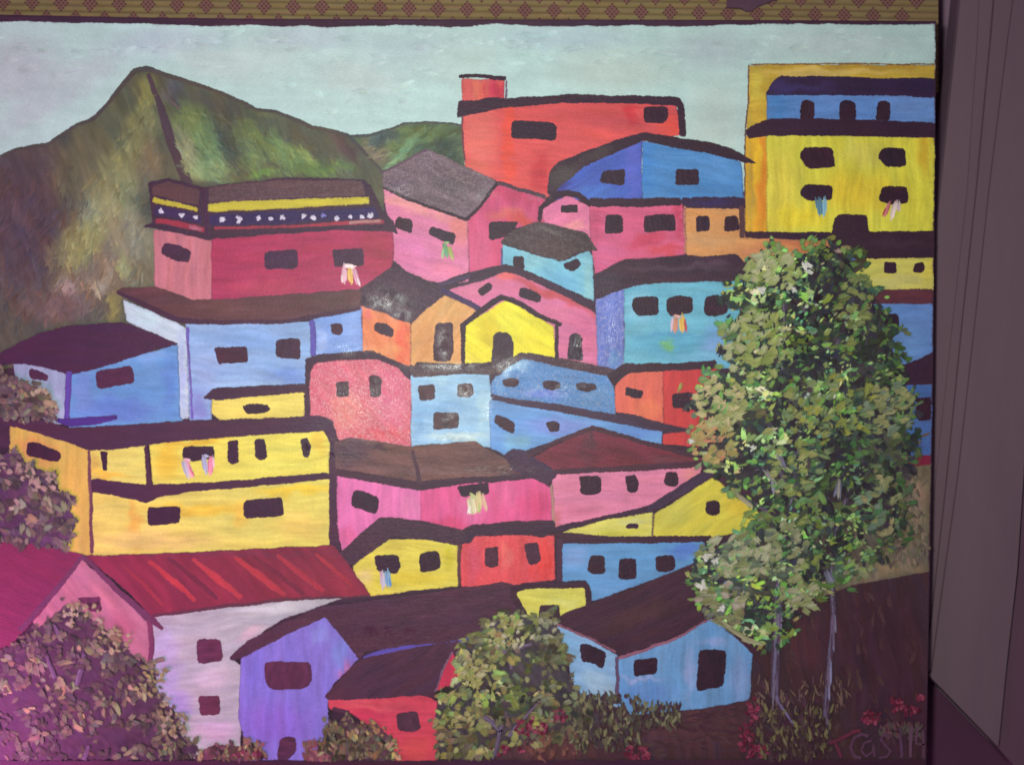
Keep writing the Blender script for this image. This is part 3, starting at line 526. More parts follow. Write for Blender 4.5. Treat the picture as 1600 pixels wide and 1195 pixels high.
house('big two storey yellow block with a wide dark roof', [
    ([(15, 660), (70, 678), (140, 703), (143, 868), (100, 862), (40, 800), (15, 720)], (196, 172, 66), dict(ang=V, amp=.06, blobs=[(120, 760, 18, 60, (212, 180, 70)), (60, 700, 30, 16, (204, 152, 70))])),
    ([(140, 700), (228, 694), (232, 758), (142, 754)], (212, 208, 88), dict(ang=0, blobs=[(150, 728, 10, 22, (196, 168, 62)), (175, 744, 26, 5, (222, 186, 48))])),
    ([(232, 692), (330, 685), (508, 670), (515, 690), (514, 742), (240, 760)], (216, 212, 78), dict(ang=0, amp=.075, blobs=[(262, 715, 20, 32, (222, 190, 44)), (310, 690, 50, 6, (220, 186, 40)), (500, 690, 10, 20, (216, 190, 60))])),
    ([(143, 766), (225, 780), (310, 765), (515, 748), (518, 858), (400, 862), (300, 866), (144, 872)], (212, 204, 84), dict(ang=0, amp=.075, blobs=[(310, 795, 80, 9, (220, 192, 50)), (460, 765, 60, 8, (224, 196, 40)), (375, 800, 12, 20, (220, 188, 60)), (210, 820, 9, 40, (216, 174, 60)), (250, 845, 90, 12, (218, 196, 96)), (470, 820, 40, 20, (220, 198, 86))]))],
    [([(-70, 640), (0, 650), (60, 655), (108, 668), (200, 663), (290, 657), (340, 655), (440, 652), (500, 648), (518, 655), (527, 680), (530, 760), (531, 865), (514, 868), (515, 690), (506, 673), (400, 680), (330, 685), (230, 695), (180, 703), (140, 703), (100, 690), (20, 666), (-70, 645)], (66, 34, 56), {}),
     ([(139, 750), (150, 747), (190, 753), (232, 757), (330, 753), (510, 738), (520, 748), (400, 760), (310, 767), (250, 776), (228, 786), (215, 782), (175, 773), (139, 768)], (64, 32, 54), {})],
    [([(227, 697), (230, 725), (234, 758)], [5, 7, 9], (66, 34, 52)), ([(138, 702), (142, 780), (143, 864)], [4, 5, 7], (112, 66, 70)), ([(143, 770), (143, 800)], [4, 3], (112, 66, 70))],
    [[(44, 690), (60, 692), (96, 706), (94, 720), (84, 722), (40, 711)], [(157, 704), (168, 705), (167, 735), (160, 736)], [(284, 700), (296, 696), (335, 697), (336, 716), (300, 721), (285, 718)], [(356, 688), (372, 686), (373, 724), (361, 727), (355, 718)], [(398, 686), (414, 684), (419, 715), (408, 720), (398, 714)], [(469, 686), (480, 683), (487, 700), (482, 716), (473, 714)], [(229, 793), (283, 790), (281, 817), (232, 822)], [(380, 782), (440, 776), (444, 806), (382, 811)]],
    wash=[[(290, 732, 1.3, 34, 8, (176, 176, 186)), (296, 732, 1.2, 32, 7, (214, 150, 160)), (299, 736, 1.1, 20, 4, (196, 90, 110)), (292, 718, .1, 14, 4, (220, 170, 180))], [(320, 726, 1.4, 30, 8, (156, 164, 186)), (329, 726, 1.6, 32, 9, (214, 128, 146)), (333, 722, 1.5, 22, 4, (224, 180, 186)), (322, 712, .3, 10, 4, (170, 180, 200))]])
house('pink house under a brown roof at the centre', [
    ([(526, 742), (600, 755), (658, 760), (659, 835), (600, 825), (560, 850), (536, 870), (527, 820)], (212, 106, 160), dict(ang=V, amp=.075, blobs=[(545, 840, 16, 14, (204, 92, 140)), (640, 790, 14, 20, (214, 116, 162))])),
    ([(657, 762), (725, 752), (838, 744), (862, 765), (864, 825), (800, 826), (720, 830), (657, 826)], (214, 82, 134), dict(ang=V, amp=.075, blobs=[(700, 820, 30, 9, (206, 66, 110)), (840, 790, 22, 26, (208, 66, 116)), (790, 770, 20, 24, (214, 92, 140)), (740, 795, 20, 24, (214, 98, 146))]))],
    [([(522, 692), (545, 683), (570, 686), (640, 697), (700, 692), (742, 689), (775, 708), (832, 742), (790, 748), (725, 750), (655, 758), (600, 748), (524, 738)], (102, 68, 62), dict(ang=.05, amp=.16, dry=.08, blobs=[(545, 705, 30, 24, (76, 50, 60)), (590, 699, 18, 5, (66, 38, 52)), (700, 735, 60, 8, (108, 78, 74)), (790, 738, 20, 8, (88, 56, 60))]))],
    [([(524, 738), (600, 750), (655, 759), (725, 751), (832, 744)], [12, 14, 15, 11, 8], (62, 34, 50)), ([(644, 702), (650, 725), (656, 755)], [5, 6, 8], (72, 46, 56))],
    [[(552, 764), (570, 768), (593, 777), (590, 800), (582, 802), (548, 790)], [(714, 760), (764, 753), (765, 772), (722, 777)]],
    wash=[[(737, 788, 1.4, 32, 12, (206, 200, 156)), (747, 782, 1.5, 34, 10, (196, 176, 120)), (756, 784, 1.3, 32, 7, (214, 170, 140)), (740, 776, .6, 18, 7, (170, 176, 110)), (748, 792, 1.6, 18, 6, (150, 176, 90)), (734, 796, 1.7, 16, 6, (224, 222, 208))]])
house('pink house with a maroon hipped roof and three square windows', [
    ([(864, 738), (960, 730), (1098, 725), (1094, 742), (1020, 790), (960, 806), (866, 828), (862, 760)], (212, 120, 150), dict(ang=.0, amp=.075, blobs=[(900, 800, 30, 14, (206, 110, 140)), (1080, 740, 14, 12, (214, 128, 132)), (870, 810, 8, 16, (196, 104, 112))]))],
    [([(828, 716), (925, 666), (1000, 690), (1100, 718), (1102, 728), (1000, 734), (866, 738), (856, 730)], (112, 38, 54), dict(ang=.2, amp=.14, blobs=[(920, 700, 12, 30, (92, 42, 54)), (960, 710, 60, 8, (98, 34, 48)), (1050, 718, 30, 8, (104, 50, 60))])),
     ([(788, 710), (800, 700), (815, 702), (866, 733), (869, 744), (856, 757), (840, 752), (800, 733)], (66, 40, 64), dict(ang=.5))],
    [([(822, 714), (870, 690), (925, 668), (1000, 689), (1092, 714)], [6, 6, 8, 7, 8], (70, 36, 50)), ([(866, 737), (1000, 731), (1100, 724)], [8, 10, 10], (72, 36, 52)), ([(925, 672), (926, 700)], 4, (86, 42, 54)), ([(862, 757), (866, 824)], 5, (172, 128, 112))],
    [[(904, 744), (938, 743), (941, 768), (925, 775), (905, 770), (907, 756)], [(976, 743), (994, 741), (999, 758), (994, 770), (980, 769)], [(1040, 737), (1058, 737), (1060, 758), (1048, 762), (1037, 755)]])
house('low lime yellow house beside the large tree', [
    ([(876, 832), (950, 810), (1020, 800), (1021, 842), (885, 842)], (204, 200, 88), dict(ang=-.1, blobs=[(990, 812, 24, 6, (200, 202, 122)), (970, 834, 40, 5, (194, 190, 60))])),
    ([(1021, 804), (1060, 780), (1114, 745), (1150, 773), (1188, 802), (1165, 830), (1100, 842), (1021, 842)], (204, 192, 58), dict(ang=-.6, blobs=[(1050, 800, 30, 20, (194, 188, 70), -.6), (1150, 790, 20, 14, (212, 186, 52)), (1100, 760, 14, 10, (214, 204, 60))]))],
    [], [([(868, 826), (950, 808), (1018, 794)], [8, 7, 12], (62, 32, 54)), ([(1012, 797), (1060, 768), (1120, 733)], [12, 15, 14], (64, 42, 66)), ([(1020, 803), (1020, 840)], 2.5, (130, 120, 70))],
    [[(977, 821), (984, 817), (998, 818), (997, 826), (978, 825)], [(1103, 783), (1112, 780), (1124, 783), (1125, 800), (1116, 807), (1103, 802)]])
house('sky blue low house with three dark windows under the lime one', [([(876, 846), (1100, 846), (1104, 870), (1050, 894), (925, 940), (905, 920), (878, 915)], (90, 148, 196), dict(ang=0, amp=.06, blobs=[(1070, 860, 30, 10, (82, 122, 196)), (960, 915, 40, 14, (96, 152, 204)), (900, 870, 20, 20, (112, 154, 204))]))],
    [], [([(868, 840), (950, 843), (1020, 843), (1112, 841)], [18, 12, 11, 10], (62, 32, 50)), ([(874, 842), (875, 912)], [10, 8], (74, 40, 62))],
    [[(922, 867), (943, 867), (946, 896), (932, 898), (918, 894)], (967, 872, 994, 905), [(1024, 868), (1053, 867), (1056, 888), (1046, 894), (1026, 893)]])
house('small red house with two windows in the lower middle', [([(720, 845), (740, 835), (866, 832), (868, 905), (800, 916), (720, 916)], (216, 70, 74), dict(ang=V, dry=.12, blobs=[(850, 880, 16, 30, (214, 56, 52)), (740, 880, 16, 30, (206, 70, 90)), (790, 870, 9, 24, (222, 96, 88))]))],
    [([(712, 832), (735, 820), (800, 814), (866, 813), (872, 835), (845, 840), (830, 836), (800, 836), (742, 838), (735, 848), (714, 850)], (60, 34, 52), {})], [],
    [[(757, 855), (778, 853), (779, 884), (770, 888), (758, 884)], [(818, 850), (840, 846), (845, 874), (840, 880), (826, 883)]], winc=(70, 34, 52))
house('yellow gabled house with washing hung below its window', [([(550, 885), (600, 842), (660, 842), (715, 848), (718, 915), (640, 923), (580, 932), (560, 905)], (210, 200, 66), dict(ang=.1, blobs=[(570, 900, 16, 14, (216, 196, 110)), (640, 905, 50, 9, (206, 190, 46)), (700, 870, 10, 20, (196, 190, 40)), (620, 852, 20, 6, (200, 186, 60))]))],
    [([(528, 866), (560, 836), (592, 808), (610, 808), (650, 812), (720, 826), (732, 838), (716, 852), (660, 842), (615, 838), (575, 866), (550, 884), (540, 885)], (62, 36, 52), dict(dry=.05))], [([(718, 850), (717, 915)], 5, (90, 60, 56))],
    [[(583, 868), (600, 866), (622, 865), (626, 885), (620, 896), (590, 893)], [(655, 864), (672, 861), (686, 861), (689, 885), (683, 891), (656, 894)]],
    wash=[[(598, 905, 1.5, 30, 8, (176, 170, 180)), (606, 904, 1.5, 30, 9, (120, 160, 186)), (596, 898, 1.3, 16, 4, (206, 150, 160)), (609, 908, 1.4, 20, 4, (84, 140, 190))]])
# red roofed white house, lower left
MG = (140, 46, 84)
h29 = house('white house with a striped red roof and a pink gable end', [
    ([(236, 962), (350, 946), (500, 932), (550, 930), (440, 968), (372, 1015), (360, 1028), (378, 1040), (378, 1120), (374, 1185), (300, 1185), (232, 1150)], (166, 170, 170), dict(ang=-.1, amp=.075, blobs=[(430, 950, 50, 10, (186, 192, 186), -.2), (258, 1050, 22, 70, (164, 162, 192)), (330, 1060, 30, 14, (184, 178, 184)), (340, 1140, 30, 14, (186, 168, 186)), (390, 990, 24, 8, (192, 172, 176), -.5), (280, 1100, 18, 20, (158, 150, 196))])),
    ([(50, 972), (128, 872), (232, 972), (238, 1062), (226, 1062), (150, 1040), (80, 1000)], (172, 108, 122), dict(ang=.8, amp=.075, blobs=[(190, 980, 18, 20, (170, 92, 112)), (130, 900, 20, 18, (172, 112, 130))]))],
    [([(132, 868), (300, 862), (400, 857), (522, 851), (580, 930), (560, 932), (500, 932), (350, 946), (238, 964), (190, 915)], (128, 34, 54), dict(ang=.9, amp=.13, slen=60, swid=11, blobs=[(330, 864, 190, 4, (118, 40, 62))])),
     ([(-70, 846), (0, 838), (60, 850), (132, 866), (60, 962), (20, 1005), (-70, 1100)], (118, 34, 66), dict(ang=.4, amp=.08))],
    [([(232, 876), (268, 905), (306, 938)], [6, 11, 8], (176, 48, 54)), ([(300, 872), (338, 902), (378, 934)], [6, 12, 9], (182, 50, 56)), ([(366, 869), (404, 898), (446, 930)], [6, 12, 9], (172, 46, 54)), ([(432, 866), (468, 894), (506, 924)], [6, 11, 8], (164, 42, 54)), ([(492, 864), (520, 888), (552, 916)], [5, 10, 8], (160, 40, 54)),
     ([(262, 872), (300, 900), (340, 936)], [5, 8, 6], (108, 30, 50)), ([(396, 868), (436, 898), (474, 928)], [5, 8, 6], (112, 30, 50)), ([(190, 880), (224, 912), (256, 946)], [4, 8, 6], (150, 40, 52)),
     ([(30, 985), (80, 930), (130, 869), (180, 918), (237, 970)], [8, 9, 9, 9, 10], (96, 48, 76)), ([(234, 968), (237, 1010), (233, 1052)], [9, 9, 7], (108, 48, 76)), ([(236, 966), (255, 983)], [12, 5], (104, 46, 78)), ([(238, 962), (350, 947), (450, 936), (578, 931)], [5, 6, 5, 3], (88, 42, 56))],
    [[(120, 934), (157, 931), (160, 954), (143, 956)], [(307, 998), (346, 998), (349, 1032), (308, 1036)], [(309, 1087), (344, 1086), (345, 1116), (312, 1118)]], winc=(90, 40, 62))
house('violet blue house with a long dark roof at the bottom', [([(376, 1028), (505, 960), (525, 985), (565, 1025), (520, 1070), (512, 1100), (514, 1140), (502, 1187), (390, 1187), (372, 1120)], (122, 112, 198), dict(ang=V, amp=.075, blobs=[(530, 1020, 16, 24, (112, 126, 202)), (430, 1130, 50, 30, (128, 100, 196)), (500, 990, 14, 16, (126, 130, 204)), (540, 1050, 9, 18, (160, 104, 160), .6), (400, 1050, 18, 40, (116, 110, 200))])),
    ([(565, 1026), (620, 1006), (756, 986), (752, 1010), (680, 1015), (575, 1030)], (84, 72, 160), dict(ang=-.1))],
    [([(358, 1026), (388, 1000), (450, 970), (500, 947), (600, 935), (700, 921), (790, 908), (806, 914), (830, 960), (800, 985), (752, 990), (700, 1003), (640, 1008), (572, 1018), (562, 1030), (530, 990), (508, 964), (450, 990), (380, 1026), (362, 1032)], (72, 38, 56), dict(ang=-.1, amp=.09, dry=.03))], [],
    [[(414, 1036), (424, 1033), (486, 1034), (488, 1060), (480, 1075), (424, 1078), (414, 1066)]], [[(436, 1154), (446, 1150), (462, 1152), (463, 1172), (452, 1187), (432, 1187)]], winc=(80, 36, 62))
house('red cottage with a dark roof at the bottom beside the bush', [
    ([(511, 1092), (660, 1084), (684, 1096), (684, 1188), (618, 1188), (600, 1150), (545, 1112), (514, 1108)], (202, 62, 80), dict(ang=0, blobs=[(650, 1170, 24, 18, (206, 74, 74)), (580, 1100, 50, 7, (214, 80, 90)), (570, 1120, 30, 12, (190, 50, 80))])),
    ([(676, 1090), (702, 1020), (711, 1020), (722, 1068), (700, 1085)], (192, 46, 74), dict(ang=V))],
    [([(506, 1088), (560, 1030), (640, 1012), (718, 1000), (722, 1025), (714, 1030), (706, 1018), (692, 1050), (678, 1090), (655, 1086), (600, 1090), (516, 1094)], (72, 40, 58), dict(ang=-.6, amp=.1))], [([(707, 1018), (690, 1050), (680, 1082)], 2.5, (128, 96, 120)), ([(520, 1107), (545, 1112)], 6, (80, 42, 60))],
    [[(619, 1113), (652, 1110), (658, 1138), (645, 1144), (621, 1140)]], winc=(76, 42, 58))
house('tiny yellow house squeezed between two dark roofs', [([(803, 922), (830, 916), (914, 914), (916, 945), (880, 968), (826, 968)], (204, 202, 76), dict(ang=.1, dry=.1, blobs=[(880, 940, 24, 6, (210, 212, 104))]))],
    [([(796, 916), (818, 910), (915, 906), (923, 916), (924, 942), (915, 946), (914, 918), (822, 920), (806, 926), (826, 962), (820, 966), (800, 940)], (60, 32, 48), {})], [], [[(843, 945), (874, 944), (876, 966), (841, 968)]], winc=(64, 38, 48))
house('blue cottage with a large dark roof and a dark door below the tree', [
    ([(869, 974), (920, 994), (965, 1016), (966, 1105), (900, 1085), (884, 1020)], (128, 172, 208), dict(ang=.3, blobs=[(930, 1065, 24, 14, (150, 186, 206), .3), (950, 1085, 12, 12, (150, 178, 196)), (890, 1010, 14, 30, (118, 170, 206))])),
    ([(964, 1026), (1010, 1014), (1060, 996), (1112, 964), (1176, 1018), (1172, 1092), (1100, 1106), (985, 1116), (966, 1104)], (98, 150, 198), dict(ang=V, amp=.075, blobs=[(1155, 1060, 14, 40, (118, 148, 194)), (1114, 1000, 20, 8, (132, 156, 204)), (1010, 1085, 40, 20, (92, 140, 202)), (1000, 1060, 34, 4, (140, 160, 208)), (1078, 1050, 8, 40, (132, 158, 204))]))],
    [([(864, 972), (880, 958), (940, 935), (1050, 894), (1110, 868), (1140, 900), (1155, 965), (1180, 1000), (1190, 1022), (1172, 1020), (1140, 985), (1111, 964), (1060, 992), (1010, 1010), (965, 1024), (920, 996)], (64, 34, 50), dict(ang=-.4, amp=.12, blobs=[(1000, 960, 60, 14, (74, 44, 50), -.4)]))],
    [([(868, 974), (920, 996), (963, 1019)], 4, (138, 84, 100)), ([(966, 1028), (1010, 1014), (1060, 995), (1110, 966)], [6, 5, 4, 3], (150, 92, 110)), ([(964, 1026), (965, 1060), (963, 1098)], [5, 6, 7], (92, 70, 100))],
    [[(906, 1006), (916, 1005), (948, 1018), (944, 1046), (924, 1035), (908, 1034)], [(990, 1030), (1028, 1026), (1026, 1052), (990, 1056)]], [[(1092, 1014), (1136, 1015), (1131, 1072), (1087, 1080)]])

# ------------------------------------------------------------------ foliage
def foliage(gp, n, centre, rad, cols, z, ln=(8, 18), wd=(5, 10), outline=None, ang=(-.5, .8), lightf=None, var=14, gap=None, lift=.22):
    for _ in range(n):
        if outline:
            while True:
                x = random.uniform(centre[0] - rad[0], centre[0] + rad[0]); y = random.uniform(centre[1] - rad[1], centre[1] + rad[1])
                if in_poly(x, y, outline): break
        else:
            a = random.uniform(0, 6.28); r = math.sqrt(random.random()); x = centre[0] + rad[0] * r * math.cos(a); y = centre[1] + rad[1] * r * math.sin(a)
        if gap and noise.noise((x * gap[0], y * gap[0], gap[2])) > gap[1]: continue
        c = random.choice(cols)
        if lightf: c = lightf(x, y, c)
        c = tuple(min(255, max(0, q)) for q in c)
        if x > 1446: continue
        gp.dab(x, y, random.gauss(*ang), random.uniform(*ln), random.uniform(*wd), c, z + random.random() * .3, random.choice((4, 5, 6)), var, .35, lift * .6, random.uniform(-.4, .4), (64, 60, 60))
def mixc(c, d, t): return tuple(a + (b - a) * t for a, b in zip(c, d))

ZF = zc[0] + .05
out1 = [(1180, 402), (1200, 385), (1240, 388), (1290, 375), (1320, 385), (1345, 405), (1355, 440), (1370, 470), (1378, 500), (1405, 525), (1412, 560), (1400, 590), (1425, 615), (1430, 640), (1425, 665), (1435, 700), (1425, 730), (1400, 760), (1420, 800), (1400, 840), (1380, 870), (1330, 900), (1290, 920), (1250, 945), (1235, 985), (1200, 1010), (1170, 990), (1140, 965), (1115, 955), (1090, 925), (1085, 890), (1100, 870), (1135, 845), (1175, 830), (1185, 800), (1160, 770), (1125, 745), (1100, 715), (1085, 690), (1095, 650), (1080, 615), (1092, 592), (1135, 580), (1134, 545), (1132, 510), (1146, 480), (1148, 450), (1166, 430)]
tree1 = Paint()
random.seed(21)
tree1.poly([(1260 + (x - 1260) * .93, 690 + (y - 690) * .95) for x, y in out1], (50, 42, 50), ZF, ang=.8, amp=.25, jit=4, hue=7, slen=14, swid=5, blobs=[(1180, 500, 50, 70, (62, 70, 52)), (1330, 560, 60, 100, (58, 52, 56)), (1150, 640, 40, 50, (66, 66, 54)), (1280, 700, 60, 80, (50, 42, 50)), (1160, 900, 60, 50, (84, 84, 66)), (1340, 860, 60, 50, (92, 80, 68)), (1380, 680, 40, 60, (78, 78, 66))])
G1 = [(138, 162, 88), (116, 146, 72), (98, 130, 68), (84, 114, 66), (166, 182, 120), (130, 142, 60), (90, 124, 92), (152, 168, 96), (176, 188, 134)]
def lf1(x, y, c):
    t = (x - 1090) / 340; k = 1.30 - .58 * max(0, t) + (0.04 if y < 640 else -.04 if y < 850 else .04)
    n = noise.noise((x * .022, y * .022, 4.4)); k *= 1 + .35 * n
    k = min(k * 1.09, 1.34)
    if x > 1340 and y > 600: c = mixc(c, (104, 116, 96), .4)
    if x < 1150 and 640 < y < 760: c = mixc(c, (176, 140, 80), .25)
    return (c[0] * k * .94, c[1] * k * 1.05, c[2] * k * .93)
inner = [(48, 44, 54), (44, 36, 48), (50, 60, 56), (48, 52, 62), (56, 72, 60)]
foliage(tree1, 420, (1260, 690), (180, 330), inner, ZF + .05, (10, 26), (4, 9), out1, (.9, .7), None, 8)
def branch(gp, pts, w, c, c2, z):
    gp.line(pts, w, c, z); gp.line([(x - 1.5, y) for x, y in pts], [q * .35 for q in w], c2, z + .02)
branches = [([(1210, 1090), (1213, 1000), (1215, 930), (1222, 860), (1238, 780), (1250, 700), (1235, 620)], [14, 13, 12, 11, 10, 8, 5]),
            ([(1290, 1120), (1296, 1040), (1303, 960), (1300, 900), (1308, 820), (1330, 760), (1345, 700)], [10, 9, 9, 8, 7, 6, 4]),
            ([(1296, 620), (1300, 560), (1290, 530), (1265, 505), (1252, 470)], [5, 7, 7, 7, 5]), ([(1300, 555), (1315, 525), (1325, 505)], [5, 6, 4]),
            ([(1222, 590), (1228, 520), (1225, 470)], [4, 6, 9]), ([(1205, 585), (1192, 540), (1188, 520)], [5, 4, 3]), ([(1220, 530), (1180, 495), (1155, 480)], [5, 6, 3]),
            ([(1228, 760), (1215, 720), (1180, 735)], [9, 6, 3]), ([(1265, 770), (1250, 730), (1240, 700)], [7, 6, 4]), ([(1240, 850), (1200, 800), (1170, 780)], [5, 6, 5])]
def clumps(gp, outline, box, n, per, cols, z, ln, wd, lf, ang=(-.45, .5), spread=16):
    """leaf touches grouped in clumps that share a tone, dark gaps stay between them"""
    for _ in range(n):
        while True:
            cx = random.uniform(box[0], box[2]); cy = random.uniform(box[1], box[3])
            if in_poly(cx, cy, outline): break
        c0 = random.choice(cols); kk = random.uniform(.66, 1.16); a0 = random.gauss(*ang)
        for _k in range(random.randint(per[0], per[1])):
            x = cx + random.gauss(0, spread * .6); y = cy + random.gauss(0, spread * .4)
            if x > 1444 or y > 1184: continue
            c = tuple(min(255, max(0, q * kk * random.uniform(.86, 1.14))) for q in lf(x, y, c0))
            gp.dab(x, y, a0 + random.gauss(0, .35), random.uniform(*ln), random.uniform(*wd), c, z + random.random() * .35, random.choice((4, 5, 6)), 9, .3, .10, random.uniform(-.4, .4), (60, 58, 58))
B1 = (1080, 375, 1440, 1010)
G0 = [(96, 112, 62), (78, 94, 58), (110, 122, 68), (66, 74, 58), (92, 88, 62), (84, 100, 78)]
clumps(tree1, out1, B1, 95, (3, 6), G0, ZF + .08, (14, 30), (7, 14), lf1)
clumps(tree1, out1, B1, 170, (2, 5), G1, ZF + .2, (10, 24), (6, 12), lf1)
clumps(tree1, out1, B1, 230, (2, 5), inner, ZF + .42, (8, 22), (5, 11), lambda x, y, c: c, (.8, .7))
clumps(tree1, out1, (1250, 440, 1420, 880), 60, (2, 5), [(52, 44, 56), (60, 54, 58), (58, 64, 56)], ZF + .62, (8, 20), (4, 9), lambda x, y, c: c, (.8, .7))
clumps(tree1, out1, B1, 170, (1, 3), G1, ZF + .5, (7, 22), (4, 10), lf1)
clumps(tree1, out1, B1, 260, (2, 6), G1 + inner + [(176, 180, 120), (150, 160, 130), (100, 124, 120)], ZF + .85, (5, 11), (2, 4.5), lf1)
# light touches, clusters at the lit side
for (cx, cy, rx_, ry_, n, cs) in [(1206, 424, 46, 30, 62, [(160, 172, 100), (142, 160, 82), (176, 182, 130)]), (1182, 540, 48, 58, 95, [(152, 164, 84), (164, 172, 116), (134, 152, 72)]),
        (1126, 630, 40, 40, 60, [(170, 174, 110), (154, 160, 90), (190, 178, 120)]), (1115, 690, 40, 30, 40, [(182, 150, 88), (160, 150, 80), (196, 130, 90)]), (1150, 870, 60, 34, 90, [(140, 150, 100), (124, 136, 80), (166, 168, 128), (100, 116, 90)]),
        (1130, 940, 40, 30, 50, [(146, 148, 104), (124, 130, 80), (172, 160, 138), (96, 100, 90)]), (1225, 860, 40, 40, 55, [(128, 138, 88), (148, 150, 108), (90, 104, 84)]), (1310, 640, 60, 60, 55, [(150, 154, 56), (128, 140, 58), (114, 136, 80)]), (1250, 930, 30, 30, 34, [(158, 160, 120), (140, 148, 92)]),
        (1390, 640, 36, 44, 60, [(132, 138, 84), (110, 128, 100), (146, 148, 90)]), (1380, 790, 30, 50, 30, [(128, 134, 84), (104, 128, 104), (150, 144, 96)]), (1340, 480, 30, 60, 34, [(128, 138, 70), (110, 124, 66)]), (1250, 690, 50, 90, 60, [(130, 142, 68), (150, 154, 84), (112, 134, 82)])]:
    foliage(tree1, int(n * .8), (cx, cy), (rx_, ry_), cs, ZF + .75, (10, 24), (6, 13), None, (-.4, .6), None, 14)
for x, y, r in [(1262, 420, 9), (1190, 455, 7), (1240, 452, 5), (1105, 870, 7), (1118, 875, 6), (1095, 915, 8), (1128, 950, 6), (1176, 700, 5), (1080, 690, 5)]:
    for k in range(5): tree1.dab(x + random.uniform(-r, r) * .6, y + random.uniform(-r, r) * .6, random.uniform(0, 3), r * 1.5, r * .6, (194, 194, 182), ZF + 1.2, 3, 14, .4, .15)
# ragged outer touches that break the outline
for i in range(len(out1)):
    a = out1[i]; b = out1[(i + 1) % len(out1)]; d = math.hypot(a[0] - b[0], a[1] - b[1])
    for k in range(int(d / 6)):
        t = random.random(); x = a[0] + (b[0] - a[0]) * t + random.gauss(0, 9); y = a[1] + (b[1] - a[1]) * t + random.gauss(0, 8)
        if x > 1440: continue
        tree1.dab(x, y, random.gauss(-.4, .8), random.uniform(8, 20), random.uniform(4, 9), tuple(q * random.uniform(.7, 1.05) for q in lf1(x, y, random.choice(G1))), ZF + .3, 5, 10, .35, .1, 0, (62, 60, 58), .35)
tr = tree1.build('painted_tree', painting, M_THICK, 'large leafy tree on two slender trunks at the right')
for i, (pts, w) in enumerate(branches):
    if i < 2:
        bp = Paint(); branch(bp, pts[:3], w[:3], (76, 58, 76), (108, 102, 128), ZF + .5)
        for k in range(16):
            t = random.random(); y = pts[0][1] + (pts[2][1] - pts[0][1]) * t; x = (1210 + 8 * math.sin((1090 - y) * .012)) if i == 0 else 1290 + (1120 - y) * .085
            if i == 0 or i == 1: bp.dab(x + random.uniform(-3, 3), y, 1.57 + random.gauss(0, .06), random.uniform(20, 50), 3, random.choice([(128, 122, 156), (100, 84, 108), (84, 60, 80), (112, 104, 120)]), ZF + .55, 2, 8, .3, .05)
        if i == 0: bp.line([(1210, 1080), (1216, 1098), (1228, 1114), (1240, 1130)], [7, 5, 4, 2], (116, 106, 142), ZF + .52)
        bp.build('trunk', tr, M_THICK)
    bp = Paint(); branch(bp, pts[2:] if i < 2 else pts, w[2:] if i < 2 else w, (74, 64, 80), (116, 112, 136), ZF + .36)
    bp.build('branch', tr, M_THICK)
for x, y, a, l in [(1220, 720, 1.1, 26), (1205, 748, .9, 30), (1310, 765, 1.8, 30), (1265, 615, 2.1, 20), (1165, 782, .6, 36), (1210, 760, 1.2, 24), (1295, 900, 1.0, 22), (1150, 985, .55, 60), (1130, 975, .5, 44), (1175, 1002, .4, 36)]:
    bp = Paint()
    for k in range(3): bp.dab(x + random.uniform(-3, 3), y + random.uniform(-2, 2), a + random.gauss(0, .1), l, 5, random.choice([(124, 126, 142), (140, 138, 120), (104, 104, 124)]) if x > 1180 else random.choice([(132, 132, 92), (116, 116, 84), (150, 148, 112)]), ZF + .9, 4, 10, .3, .08)
    bp.build('branch', tr, M_THICK)

def bush(label, outl, n, cols, base, ln, wd, lf=None, ang=(-.3, .8), extra=(), trunks=(), zb=ZF, n2=0):
    p = Paint(); xs = [q[0] for q in outl]; ys = [q[1] for q in outl]
    p.poly(outl, base, zb, ang=.8, amp=.22, jit=3, hue=6, slen=12, swid=5)
    c = ((min(xs) + max(xs)) / 2, (min(ys) + max(ys)) / 2); r = ((max(xs) - min(xs)) / 2, (max(ys) - min(ys)) / 2)
    foliage(p, n // 3, c, r, [tuple(q * .72 for q in k) for k in cols], zb + .05, ln, wd, outl, (.5, .8), lf, 9)
    L_ = lf or (lambda x, y, c: c); bx = (min(xs), min(ys), max(xs), max(ys))
    clumps(p, outl, bx, n // 5, (2, 5), cols, zb + .12, (ln[0] * 1.25, ln[1] * 1.25), (wd[0] * 1.2, wd[1] * 1.2), L_, ang, 13)
    clumps(p, outl, bx, n // 8, (2, 5), [tuple(q * .48 for q in k) for k in cols], zb + .35, ln, wd, L_, ang, 9)
    clumps(p, outl, bx, n // 6, (1, 4), cols, zb + .42, ln, wd, L_, ang, 12)
    for i in range(len(outl)):
        a = outl[i]; b = outl[(i + 1) % len(outl)]; d = math.hypot(a[0] - b[0], a[1] - b[1])
        for k in range(int(d / 7)):
            t = random.random(); x = a[0] + (b[0] - a[0]) * t + random.gauss(0, 4); y = a[1] + (b[1] - a[1]) * t + random.gauss(0, 4)
            cc = random.choice(cols); cc = lf(x, y, cc) if lf else cc
            if y < 1184: p.dab(x, y, random.gauss(ang[0], ang[1]), random.uniform(*ln) * .8, random.uniform(*wd) * .8, cc, zb + .2, 5, 14, .4, .12, 0, (72, 62, 64), .35)
    for (cx, cy, rx_, ry_, m, cs) in extra: foliage(p, int(m * .75), (cx, cy), (rx_, ry_), cs, zb + .7, (ln[0] * .8, ln[1] * .8), (wd[0] * .8, wd[1] * .8), None, ang, None, 18)
    o = p.build('painted_tree', painting, M_THICK, label)
    if trunks:
        for pts, w in trunks:
            t = Paint(); branch(t, pts, w, (92, 78, 100), (122, 116, 138), zb + .5); t.build('branch', o, M_THICK)
    return o
random.seed(31)
